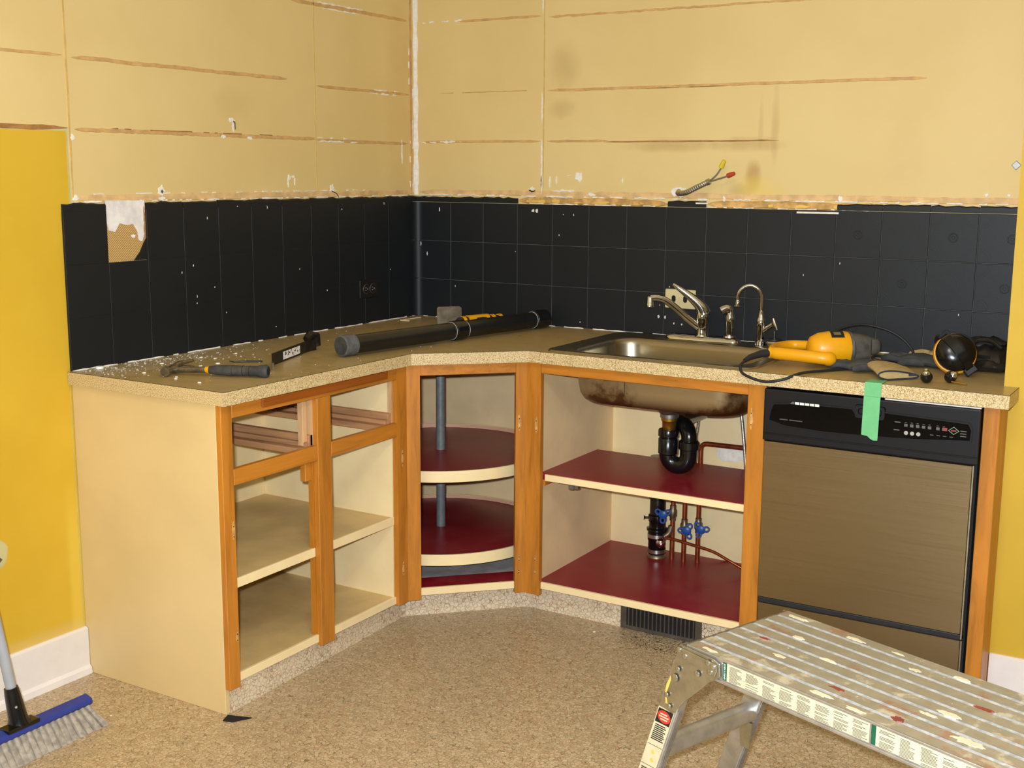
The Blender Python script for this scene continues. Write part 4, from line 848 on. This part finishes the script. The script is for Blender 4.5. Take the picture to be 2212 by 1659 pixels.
def bracket(fx, w0, w1):
    P = [(-.014, .516), (.080, .514), (.096, .508), (.099, .482), (.092, .476), (.066, .458), (.050, .440), (.004, .396), (-.028, .356), (-.068, .362), (-.052, .402)]
    g = G(); g.prism([(fx(a), b) for a, b in P], w0, w1, lambda a, b, c: (a, c, b)); b_ = g.build('hinge_bracket', 'galv', wpl, bevel=.0012, local=True)
    wf_ = min(w0, w1)
    for a, z, r in ((.004, .496, .0055), (.068, .503, .0055), (.082, .499, .005), (.040, .470, .006), (-.014, .462, .005), (-.022, .440, .0075), (-.044, .395, .0045), (-.036, .372, .0045), (.074, .485, .006), (-.012, .506, .005)):
        r *= 1.25; G().lathe((fx(a), wf_ - .0028, z), (0, -1, 0), [(r, 0), (r * .95, .002), (r * .6, .0035), (r * .2, .004)], 12).build('rivet', 'galv', b_, smooth=True, local=True)
    g = G(); g.prism([(fx(a), b) for a, b in ((-.012, .490), (.086, .478), (.092, .492), (.090, .506), (-.010, .511))], wf_ - .003, wf_, lambda a, b, c: (a, c, b)); g.build('lock_plate', 'galv', b_, bevel=.001, local=True)
    return b_
b_ = bracket(lambda u: u, -.009, -.005); bracket(lambda u: LEN - u, -.009, -.005); bracket(lambda u: u, WID + .005, WID + .009); bracket(lambda u: LEN - u, WID + .005, WID + .009)
dr = G(); dr.tube([(-.034, -.0098, .440), (-.044, -.0098, .415), (-.050, -.0098, .395), (-.046, -.0098, .374)], [.002, .0038, .0022, .003], 8); dr.v = [(a, -.0092 + (b + .0098) * .2, c) for a, b, c in dr.v]; dr.build('paint_drip', 'splat_yel', b_, local=True)
for u, w, a, b, mm in ((.05, .012, .022, .005, 'splat'), (.20, .296, .022, .007, 'splat'), (.045, .300, .028, .006, 'splat'), (.325, .018, .026, .008, 'splat'), (.405, .012, .022, .006, 'splat'), (.37, .255, .014, .006, 'splat'), (.33, .062, .020, .006, 'splat_red'), (.475, .040, .012, .010, 'splat_red'), (.50, .100, .020, .006, 'splat'), (.52, .130, .024, .010, 'splat'), (.23, .16, .02, .006, 'splat'), (.12, .21, .014, .008, 'splat'), (.16, .10, .02, .006, 'splat'), (.55, .200, .02, .008, 'splat_red'), (.45, .29, .02, .006, 'splat'), (.08, .15, .015, .005, 'splat_red'), (.30, .30, .015, .005, 'splat'), (.60, .06, .03, .012, 'splat')):
    g = G(); n = 16; o1 = []; o2 = []
    for k in range(n):
        t = 2 * PI * k / n; r = 1 + rnd.uniform(-.3, .3); o1.append((u + a * r * math.cos(t), w + b * r * math.sin(t), HT - .003)); o2.append((u + a * .85 * r * math.cos(t), w + b * .85 * r * math.sin(t), HT + .0006))
    g.loops([o1, o2], cap1=True); g.build('paint_splat', mm, wpl, local=True)

# ------------------------------------------------------------------ broom at the left edge
bro = thing('push_broom', 'blue push broom with grey bristles standing at the left edge by the baseboard', 'broom', (.29, -2.20, 0))
HY0, HY1 = -1.925, -2.42
g = G(); L = []
for k, t in enumerate((0, .006, .02)): L.append([(.262 + dx * (1 - .0 * k), HY0 - t + (.006 if k == 0 else 0), z) for dx, z in ((.004, .062), (.036, .056), (.042, .064), (.038, .076), (.014, .083), (.002, .074))])
L.append([(p[0], HY1, p[2]) for p in L[-1]]); g.loops(L, True, True); g.build('head', 'blueplast', bro, bevel=.003)
def tuft(x0, y0, x1, y1):
    g = G(); n = 7
    Ls = []
    for tt in (0, .5, 1):
        z = .058 * (1 - tt); cx = x0 + (x1 - x0) * tt; cy = y0 + (y1 - y0) * tt; r = .0062 + .0042 * tt
        Ls.append([(cx + r * math.cos(2 * PI * k / n) * .9, cy + r * 1.15 * math.sin(2 * PI * k / n), max(.0005, z + .004 * math.cos(2 * PI * k / n) * (1 - tt))) for k in range(n)])
    g.loops(Ls, True, True); return g
for row, (xa, xb) in enumerate(((.294, .334), (.278, .296))):
    k = 0; y = HY0 - .010
    while y > HY1:
        e = max(0, 1 - k / 4) * .028
        tuft(xa, y, xb + rnd.uniform(-.003, .003), y + e + rnd.uniform(-.002, .002)).build('bristle_tuft', 'bristle', bro, smooth=True); y -= .0185; k += 1
hd = Vector((-.07, -.045, .55)).normalized(); hb = Vector((.278, -2.130, .080))
G().tube([hb, hb + hd * .02, hb + hd * .085, hb + hd * .10], [.030, .024, .0195, .0175], 18).build('socket', 'abs', bro, smooth=True)
G().box(.264, .304, -2.18, -2.085, .074, .086).build('socket_foot', 'abs', bro, bevel=.004)
G().lathe(hb + hd * .055 + Vector((.019, -.010, 0)), (.8, -.5, 0), [(.004, 0), (.003, .003)], 8).build('screw', 'galv', bro)
G().tube([hb + hd * .06, hb + hd * 1.35], .0135, 16).build('handle', 'handle', bro, smooth=True)

# ------------------------------------------------------------------ things lying on the countertop
CZ = .9105
pp_ = thing('plastic_pipe', 'long black plastic drain pipe with couplings lying across the countertop corner', 'pipe', (.55, -.56, CZ))
pa = Vector((.472, -1.055, CZ + .0345)); pb = Vector((.632, -.060, CZ + .0345)); pd = (pb - pa).normalized(); PLn = (pb - pa).length
G().tube([pa + pd * .03, pb - pd * .02], .0295, 28).build('tube', 'abs_dusty', pp_, smooth=True)
def coup(s0, s1, mm, name, r=.034): 
    return G().lathe(pa, pd, [(r - .004, s0), (r, s0 + .003), (r, s1 - .003), (r - .004, s1)], 28).build(name, mm, pp_, smooth=True)
coup(.0, .052, 'dust_grey', 'end_coupling', .0335); G().lathe(pa, pd, [(.029, -.0006), (.0285, .0)], 24).build('pipe_mouth', 'rubber_dusty', pp_); coup(.500, .560, 'abs', 'coupling'); coup(PLn - .075, PLn, 'abs', 'coupling')
for s0 in (.497, .562, PLn - .078): G().lathe(pa, pd, [(.0298, s0), (.0312, s0 + .001), (.0298, s0 + .003)], 28, cap=False).build('glue_ring', 'print', pp_)
# scraper behind the pipe
scp = thing('scraper', 'worn steel scraper with yellow and black handle behind the black pipe', 'scraper', (.38, -.28, CZ))
g = G(); g.prism([(0, 0), (.095, 0), (.095, .078), (.086, .084), (.006, .084), (0, .078)], 0, .003, lambda a, b, c: (.335 + a * .64 - b * .10 + c * .7, -.335 + a * .76 + b * .10 - c * .7, CZ + b * .98)); g.build('blade', 'bladesteel', scp, bevel=.0008)
h0 = Vector((.402, -.292, CZ + .026)); h1 = Vector((.470, -.105, CZ + .024)); hdv = h1 - h0
G().tube([h0 - hdv * .05, h0, h0 + hdv * .5, h1], [.012, .019, .023, .017], 14).build('handle', 'rubber', scp, smooth=True)
for a, b in ((.06, .12), (.72, .80), (.90, .97)): G().tube([h0 + hdv * a, h0 + hdv * b], [.0222, .0226], 14).build('grip_band', 'yplast', scp, smooth=True)
G().tube([h0 + hdv * .18 + Vector((0, 0, .006)), h0 + hdv * .66 + Vector((0, 0, .007))], .0185, 14).build('grip_panel', 'yplast', scp, smooth=True)
# hammer
hm = thing('claw_hammer', 'claw hammer with dark rubber grip lying at the left end of the countertop', 'hammer', (.40, -1.52, CZ))
hA = Vector((.286, -1.567, CZ + .013)); hB = Vector((.386, -1.528, CZ + .0165)); hC = Vector((.548, -1.462, CZ + .0175)); hx = (hC - hB).normalized()
G().tube([hA, hB], [.008, .009], 12).build('shaft', 'hammersteel', hm, smooth=True)
gpth = [hB + hx * t for t in (0, .02, .06, .10, .14, .155, .168, .174)]
G().tube(gpth, [.0105, .0135, .0155, .0145, .0150, .0175, .0190, .0150], 18).build('grip', 'rubber_dusty', hm, smooth=True)
G().tube([hB - hx * .012, hB], [.0085, .0108], 14).build('collar', 'yplast', hm, smooth=True)
for t in (.07, .10, .12): G().lathe(hB + hx * t, hx, [(.0138, 0), (.0155, .0003), (.0155, .0012), (.0138, .0015)], 18, cap=False).build('grip_groove', 'dark', hm)
G().lathe(hB + hx * .1738, hx, [(.0125, 0), (.011, .0008)], 14).build('grip_end', 'dark', hm)
hn = Vector((hx.y, -hx.x, 0)); hc_ = hA + Vector((-.004, 0, .002))
G().tube([hc_ + hn * .052, hc_ + hn * .040, hc_ + hn * .036, hc_ + hn * .022, hc_, hc_ - hn * .02], [.0135, .0140, .0100, .0095, .0130, .0110], 14).build('head', 'hammersteel', hm, smooth=True)
for sgn in (-1, 1):
    G().tube(smooth_path([hc_ - hn * .015 + Vector((0, 0, .006 * sgn)), hc_ - hn * .05 + hx * .004 + Vector((0, 0, .007 * sgn + .003)), hc_ - hn * .085 + hx * .026 + Vector((0, 0, .009 * sgn + .004))], 4), [.0085, .0082, .008, .0078, .007, .0062, .0055, .0045, .003], 10).build('claw', 'hammersteel', hm, smooth=True)
# pry bar standing on its edge
pbx = thing('pry_bar', 'flat black pry bar with a worn white label standing on edge by the hammer', 'pry bar', (.34, -1.15, CZ))
q0 = Vector((.408, -1.292, 0)); q1 = Vector((.296, -.985, 0)); qd = (q1 - q0).normalized(); qn = Vector((qd.y, -qd.x, 0)); QL = (q1 - q0).length
def pb_(s_, n, z): return tuple(q0 + qd * s_ + qn * n + Vector((0, 0, CZ + z)))
g = G(); path = [(-.086, .036), (-.055, .023), (-.022, .008), (-.006, .001), (.010, 0), (QL - .06, 0), (QL - .02, .003), (QL, .012)]
L = []
for i, (s_, n) in enumerate(path):
    hgt = (.024, .028, .033, .036, .036, .036, .038, .040)[i]; L.append([pb_(s_, n - .0025, 0), pb_(s_, n + .0025, 0), pb_(s_, n + .0025, hgt), pb_(s_, n - .0025, hgt)])
g.loops(L, True, True); g.build('bar', 'irontool', pbx, bevel=.001)
g = G(); g.tube([pb_(QL - .045, -.004, .040), pb_(QL - .02, .0, .052), pb_(QL + .010, .008, .044), pb_(QL + .014, .012, .012)], [.010, .014, .016, .012], 10); g.build('claw_end', 'irontool', pbx, smooth=True)
g = G(); g.prism([(.075, .006), (.212, .006), (.212, .030), (.075, .030)], .0026, .0032, lambda a, b, c: pb_(a, c, b)); lb = g.build('label', 'plaster', pbx)
g = G()
for _ in range(16):
    a = rnd.uniform(.08, .205); b = rnd.uniform(.008, .026); g.prism([(a, b), (a + rnd.uniform(.003, .012), b + .001), (a + .004, b + rnd.uniform(.003, .009))], .003, .0036, lambda a, b, c: pb_(a, c, b))
g.build('label_wear', 'irontool', lb)
g = G(); g.prism([(.0335, .001), (.0388, .001), (.0388, .022), (.0335, .022)], -.0868, -.0862, lambda n, b, c: pb_(c, n, b)); g.build('bright_edge', 'galv', pbx)
# reciprocating saw
sw = thing('reciprocating_saw', 'yellow corded reciprocating saw lying on the countertop right of the sink', 'power saw', (1.78, -.37, CZ))
sd = Vector((.80, .60, 0)).normalized(); s0 = Vector((1.782, -.385, CZ + .0525))
G().lathe(s0, sd, [(.018, -.045), (.036, -.036), (.047, -.014), (.052, .02), (.052, .062), (.050, .074), (.044, .078)], 28).build('motor_housing', 'yplast', sw, smooth=True)
G().lathe(s0, sd, [(.0505, .074), (.0515, .077), (.0515, .083), (.0465, .087)], 28).build('housing_seam', 'greyplast', sw, smooth=True)
gh = G(); L = []
for t, hy, hz, zc_ in ((.083, .044, .045, 0), (.115, .040, .042, .001), (.138, .034, .038, .002), (.146, .020, .028, .006), (.168, .018, .024, .005), (.176, .012, .016, .004)):
    c = s0 + sd * t + Vector((0, 0, zc_)); sn = Vector((-sd.y, sd.x, 0)); m = 20; L.append([tuple(c + sn * hy * math.copysign(abs(math.cos(a)) ** .6, math.cos(a)) + Vector((0, 0, hz * math.copysign(abs(math.sin(a)) ** .6, math.sin(a))))) for a in [2 * PI * k / m for k in range(m)]])
gh.loops(L, True, True); gh.build('gear_housing', 'greyplast', sw, smooth=True)
front = smooth_path([(1.828, -.440, CZ + .030), (1.815, -.462, CZ + .034), (1.780, -.468, CZ + .036), (1.72, -.470, CZ + .038), (1.672, -.466, CZ + .038), (1.648, -.462, CZ + .038)], 5); nfp = len(front)
G().tube(front, [.018, .020, .021, .021, .0205] + [.0185] * (nfp - 9) + [.017, .0165, .0175, .018], 18).build('grip', 'yplast', sw, smooth=True)
G().tube(smooth_path([(1.664, -.462, CZ + .040), (1.640, -.420, CZ + .042), (1.636, -.355, CZ + .043), (1.660, -.305, CZ + .044), (1.710, -.300, CZ + .046), (1.772, -.322, CZ + .052), (1.80, -.340, CZ + .055)], 6), .0145, 16).build('handle_loop', 'yplast', sw, smooth=True)
g = G(); rpf = lambda a, b, c: tuple(s0 + sd * (a + .018) + Vector((-sd.y, sd.x, 0)) * math.sin(b / .052) * (.0522 + c) + Vector((0, 0, math.cos(b / .052) * (.0522 + c))))
g.loops([[rpf(a + .1 * b, b, c) for a, c in ((0, 0), (0, .0008), (.040, .0008), (.040, 0))] for b in [-.040 + .005 * k for k in range(8)]], True, True); rp = g.build('rating_plate', 'dark', sw)
g = G(); g.loops([[rpf(a, b, c) for a, c in ((.006, .0005), (.006, .0012), (.028, .0012), (.028, .0005))] for b in [-.030 + .005 * k for k in range(4)]], True, True); g.build('plate_print', 'zinc', rp)
G().tube([(1.652, -.463, CZ + .038), (1.628, -.486, CZ + .036), (1.606, -.520, CZ + .028), (1.598, -.545, CZ + .020)], [.0125, .0115, .009, .0065], 12).build('cord_boot', 'rubber', sw, smooth=True)
cord = smooth_path([(1.600, -.540, CZ + .021), (1.600, -.585, CZ + .010), (1.625, -.622, CZ - .008), (1.690, -.632, CZ - .022), (1.745, -.625, CZ - .012), (1.785, -.585, CZ + .0045), (1.830, -.500, CZ + .0045), (1.880, -.42, CZ + .0045), (1.925, -.36, CZ + .0045), (1.965, -.27, CZ + .0045), (1.950, -.20, CZ + .008), (1.905, -.21, CZ + .018), (1.895, -.24, CZ + .014), (1.93, -.23, CZ + .0045), (1.985, -.17, CZ + .0045), (1.990, -.12, CZ + .02), (1.955, -.11, CZ + .06), (1.90, -.12, CZ + .09), (1.83, -.15, CZ + .104), (1.775, -.20, CZ + .090), (1.735, -.26, CZ + .06), (1.72, -.25, CZ + .010)], 7)
G().tube(cord, .0042, 10).build('cord', 'rubber', sw, smooth=True)
# folded suede pad
pdg = thing('suede_pad', 'folded tan suede pad with dark blue binding beside the green tape', 'pad', (2.0, -.49, CZ))
fdn = Vector((-.50, .80, 0)).normalized(); fw = Vector((.66, .75, 0)).normalized(); p0 = Vector((2.000, -.572, CZ))
def padsec(t, k=1.0):
    L = []
    for i in range(24):
        a = 2 * PI * i / 24; x = .066 + .066 * math.cos(a); hgt = (.0165 - .009 * (x / .132)) * (1 + .25 * t); z = hgt + .0005 + hgt * math.sin(a)
        L.append((x * k, z * k))
    return L
g = G(); L = [[tuple(p0 + fdn * (t * .15) + fw * (x + .012 * t) + Vector((0, 0, z + .004 * math.sin(t * PI)))) for x, z in padsec(t)] for t in (0, .2, .4, .6, .8, .95)]; g.loops(L, True, True); pd_o = g.build('cushion', 'suede', pdg, smooth=True)
rimp = [p0 + fdn * (-.002) + fw * x + Vector((0, 0, max(z, .003))) for x, z in padsec(0)]; G().tube(rimp + [rimp[0], rimp[1]], .0024, 8).build('binding', 'navy', pd_o, smooth=True)
G().box(0, .02, -.004, .004, 0, .006).xf(Matrix.Translation(p0 + fw * .10 + Vector((0, 0, .010))) @ Matrix.Rotation(math.radians(35), 4, 'Z')).build('strap_tab', 'navy', pd_o)
# work gloves
def glove(name, label, cat, c, rot, mat, cuff, s=1.0):
    t = thing(name, label, cat, (c[0], c[1], CZ), math.radians(rot), group='work gloves on the countertop')
    L = []
    for i, (x, hw, hz) in enumerate(((-.085, .040, .013), (-.06, .042, .016), (-.03, .044, .018), (0, .047, .019), (.03, .046, .017), (.05, .040, .013))):
        L.append([(x * s, hw * s * math.cos(a) , hz * s + .0008 + hz * s * .95 * math.sin(a) * (1 + .12 * math.sin(5 * a + i))) for a in [2 * PI * k / 18 for k in range(18)]])
    g = G(); g.loops(L, True, True); g.build('palm', mat, t, smooth=True, local=True)
    for k, (y, ln) in enumerate(((-.032, .058), (-.011, .072), (.011, .070), (.031, .060))):
        p = smooth_path([(.035 * s, y * s, .013 * s), ((.045 + ln * .5) * s, y * 1.12 * s, .020 * s), ((.045 + ln) * s, y * 1.05 * s, .0112 * s)], 4); G().tube(p, [.0105 * s] * (len(p) - 2) + [.0095 * s, .005 * s], 10).build('finger', mat, t, smooth=True, local=True)
    p = smooth_path([(-.03 * s, .030 * s, .014 * s), (.0, .060 * s, .018 * s), (.03 * s, .072 * s, .0115 * s)], 4); G().tube(p, [.012 * s] * (len(p) - 2) + [.010 * s, .005 * s], 10).build('thumb', mat, t, smooth=True, local=True)
    L = []
    for x, hw, hz in ((-.125, .047, .012), (-.10, .044, .014), (-.082, .041, .014)): L.append([(x * s, hw * s * math.cos(a), hz * s + .0008 + hz * s * .9 * math.sin(a)) for a in [2 * PI * k / 18 for k in range(18)]])
    g = G(); g.loops(L, True, True); g.build('cuff', cuff, t, smooth=True, local=True)
    return t
glove('work_glove', 'dark grey work glove lying between the yellow saw and the suede pad', 'glove', (1.915, -.405), 190, 'greycloth', 'greycloth', .9)
glove('work_glove', 'grey work glove with tan palm lying behind the suede pad', 'glove', (2.03, -.22), 165, 'greycloth', 'suede', 1.0)
glove('work_glove', 'tan suede work glove against the black tiles behind the ear muffs', 'glove', (2.07, -.075), 185, 'suede', 'suede', .9)
# ear muffs
em = thing('ear_muffs', 'black and yellow ear muffs on the right end of the countertop', 'ear muffs', (2.16, -.36, CZ))
en = Vector((.30, -.88, .36)).normalized(); ec = Vector((2.158, -.345, CZ + .064))
G().lathe(ec, en, [(.050, -.008), (.0555, 0), (.0555, .010), (.050, .024), (.036, .034), (.018, .038), (.002, .0385)], 32).build('ear_cup', 'abs', em, smooth=True)
G().lathe(ec, en, [(.050, -.022), (.059, -.018), (.061, -.010), (.058, -.002), (.052, -.001)], 32).build('cushion_ring', 'yplast', em, smooth=True)
eu = Vector((0, 0, 1)).cross(en).normalized(); ev = en.cross(eu); ed = (-eu * .62 + ev * .78).normalized(); es_ = en.cross(ed)
strap = [ec + ed * .062 - en * .01, ec + ed * .054 + en * .022, ec + ed * .026 + en * .040, ec + en * .044, ec - ed * .026 + en * .041, ec - ed * .050 + en * .026, ec - ed * .066 + en * .004]
g = G(); L = [[tuple(Vector(p) + es_ * w + en * d) for w, d in ((-.012, 0), (.012, 0), (.012, .004), (-.012, .004))] for p in smooth_path(strap, 3)]; g.loops(L, True, True); g.build('yoke', 'abs', em, smooth=True)
bkM = Matrix.Translation(ec - ed * .066 + en * .003) @ Matrix((tuple(ed) , tuple(es_), tuple(en))).transposed().to_4x4(); G().box(-.010, .012, -.017, .017, -.006, .012).xf(bkM).build('slider_block', 'rubber', em, bevel=.002)
e2 = ec - en * .075 + Vector((.01, .02, 0)); e2.z = CZ + .0565
G().lathe(e2, (-.1, .95, .1), [(.042, -.006), (.054, 0), (.054, .012), (.044, .03), (.01, .038)], 28).build('ear_cup', 'abs', em, smooth=True)
G().tube(smooth_path([ec + ed * .062 - en * .008, ec + ed * .072 - en * .04, ec + ed * .060 - en * .08, e2 + Vector((0, .03, .03))], 5), .006, 10).build('headband', 'rubber', em, smooth=True)
# knobs
for x, y, tilt, lab in ((2.122, -.530, (0, -.5, 1), 'small black and chrome knob between the suede pad and the ear muffs'), (2.178, -.492, (.6, -.3, .5), 'small black and chrome knob with a pin lying under the ear muffs')):
    kt = thing('cabinet_knob', lab, 'knob', (x, y, CZ), group='loose black knobs'); tv = Vector(tilt).normalized(); c = Vector((x, y, CZ + .0165))
    G().lathe(c - tv * .015, tv, [(.006, 0), (.013, .004), (.0165, .012), (.0165, .019), (.013, .026), (.007, .028)], 22).build('ball', 'abs', kt, smooth=True)
    G().lathe(c + tv * .010, tv, [(.0095, 0), (.011, .003), (.009, .008), (.005, .011), (.004, .016)], 16).build('ferrule', 'chrome', kt, smooth=True)
    if x > 2.15: G().tube([(x + .006, y - .012, CZ + .006), (x + .048, y - .020, CZ + .003)], .0022, 8).build('pin', 'brass', kt, smooth=True)
# dark leather tool pouch in the corner
lp_ = thing('leather_pouch', 'crumpled black leather tool pouch in the right corner of the countertop', 'pouch', (2.215, -.14, CZ))
def lump(c, rx, ry, rz, seed, name, mat, parent, n=20, m=12, amp=.12):
    r = random.Random(seed); ph = [r.uniform(0, 6) for _ in range(6)]; g = G(); Ls = []
    for j in range(1, m):
        th = PI * j / m; L = []
        for k in range(n):
            a = 2 * PI * k / n; q = 1 + amp * math.sin(3 * a + ph[0] + 2 * th) + amp * .7 * math.sin(5 * a + ph[1] - 3 * th) + amp * .5 * math.sin(7 * th + ph[2]); L.append((c[0] + rx * q * math.sin(th) * math.cos(a), c[1] + ry * q * math.sin(th) * math.sin(a), max(CZ + .0005, c[2] + rz * q * -math.cos(th))))
        Ls.append(L)
    g.loops(Ls, True, True); return g.build(name, mat, parent, smooth=True)
lump((2.215, -.150, CZ + .030), .070, .095, .036, 1, 'body', 'leather', lp_); lump((2.200, -.085, CZ + .062), .065, .045, .022, 2, 'flap', 'leather', lp_); lump((2.235, -.225, CZ + .018), .05, .04, .018, 3, 'pocket', 'leather', lp_)
G().tube(smooth_path([(2.15, -.12, CZ + .05), (2.18, -.14, CZ + .078), (2.22, -.15, CZ + .080), (2.255, -.17, CZ + .062)], 5), .006, 8).build('strap', 'leather', lp_, smooth=True)
# small stuff on the counter
tag(G().lathe((.030, -1.612, CZ), (0, 0, 1), [(.012, 0), (.0125, .003), (.011, .0065)], 18).build('plastic_disc', 'wht', smooth=True), 'small white plastic disc at the tile foot on the left countertop end', 'disc')
g = G(); g.tube([(.268, -1.330, CZ + .006), (.276, -1.318, CZ + .002), (.300, -1.290, CZ + .0022), (.338, -1.262, CZ + .0022)], [.0012, .002, .0035, .003], 6); tag(g.build('bent_nail', 'irontool'), 'bent dark nail on the countertop between hammer and pry bar', 'nail')
g = G(); g.box(0, .12, -.002, .002, 0, .003).xf(Matrix.Translation((.062, -.185, CZ)) @ Matrix.Rotation(math.radians(88), 4, 'Z')); g.box(.058, .10, -.190, -.186, CZ, CZ + .003); tag(g.build('wood_splinter', 'cream_lt'), 'thin pale wood splinter on the countertop near the wall corner', 'splinter')
g = G(); r = random.Random(11)
def crumb(x, y, s, z=CZ, fl=.35):
    a0 = r.uniform(0, 6); m = r.choice((4, 5, 6)); b = [(x + s * r.uniform(.7, 1.2) * math.cos(a0 + 2 * PI * k / m), y + s * r.uniform(.7, 1.2) * math.sin(a0 + 2 * PI * k / m), z) for k in range(m)]
    t = [(x + (p[0] - x) * .7, y + (p[1] - y) * .7, z + s * fl * r.uniform(.6, 1.3)) for p in b]; g.loops([b, t], cap1=True)
for _ in range(330):
    y = -1.68 + abs(r.gauss(0, .28)); x = .015 + abs(r.gauss(0, .11))
    if x < .50 and y < -.1: crumb(x, y, r.choice((.0012, .0014, .0018, .0022, .003)))
for x, y, s in ((.12, -1.30, .007), (.17, -1.29, .007), (.25, -1.36, .008), (.15, -1.18, .006), (.20, -1.60, .007), (.26, -1.55, .006), (.35, -1.62, .006), (.11, -1.45, .008), (.13, -1.39, .007), (.24, -1.42, .006), (.45, -1.63, .006), (.33, -1.60, .006), (.22, -1.02, .004), (.09, -1.20, .005)): crumb(x, y, s)
for _ in range(90): crumb(r.uniform(.03, .58), r.uniform(-1.6, -.05), r.choice((.001, .0014, .002)))
for _ in range(30): crumb(r.uniform(.65, 2.25), r.uniform(-.60, -.02), r.choice((.001, .0014, .0018))) if False else None
tag(g.build('plaster_crumbs', 'scrap'), 'white plaster crumbs scattered over the left part of the countertop', 'debris', kind='stuff')
g = G(); 
for _ in range(46): crumb(r.uniform(.3, 2.0), r.uniform(-2.3, -.62), r.choice((.0012, .0016, .0022)), 0.0002)
for x, y, s in ((1.14, -.60, .005), (.30, -1.86, .004), (.72, -1.10, .003)): crumb(x, y, s, .0002)
tag(g.build('floor_crumbs', 'scrap'), 'few white crumbs lying on the pebble vinyl floor', 'debris', kind='stuff')
g = G(); g.prism([(.572, -1.690), (.640, -1.668), (.612, -1.715), (.585, -1.722)], .0003, .003); tag(g.build('floor_shim', 'dark'), 'dark shim on the floor at the foot of the cream end panel', 'shim')
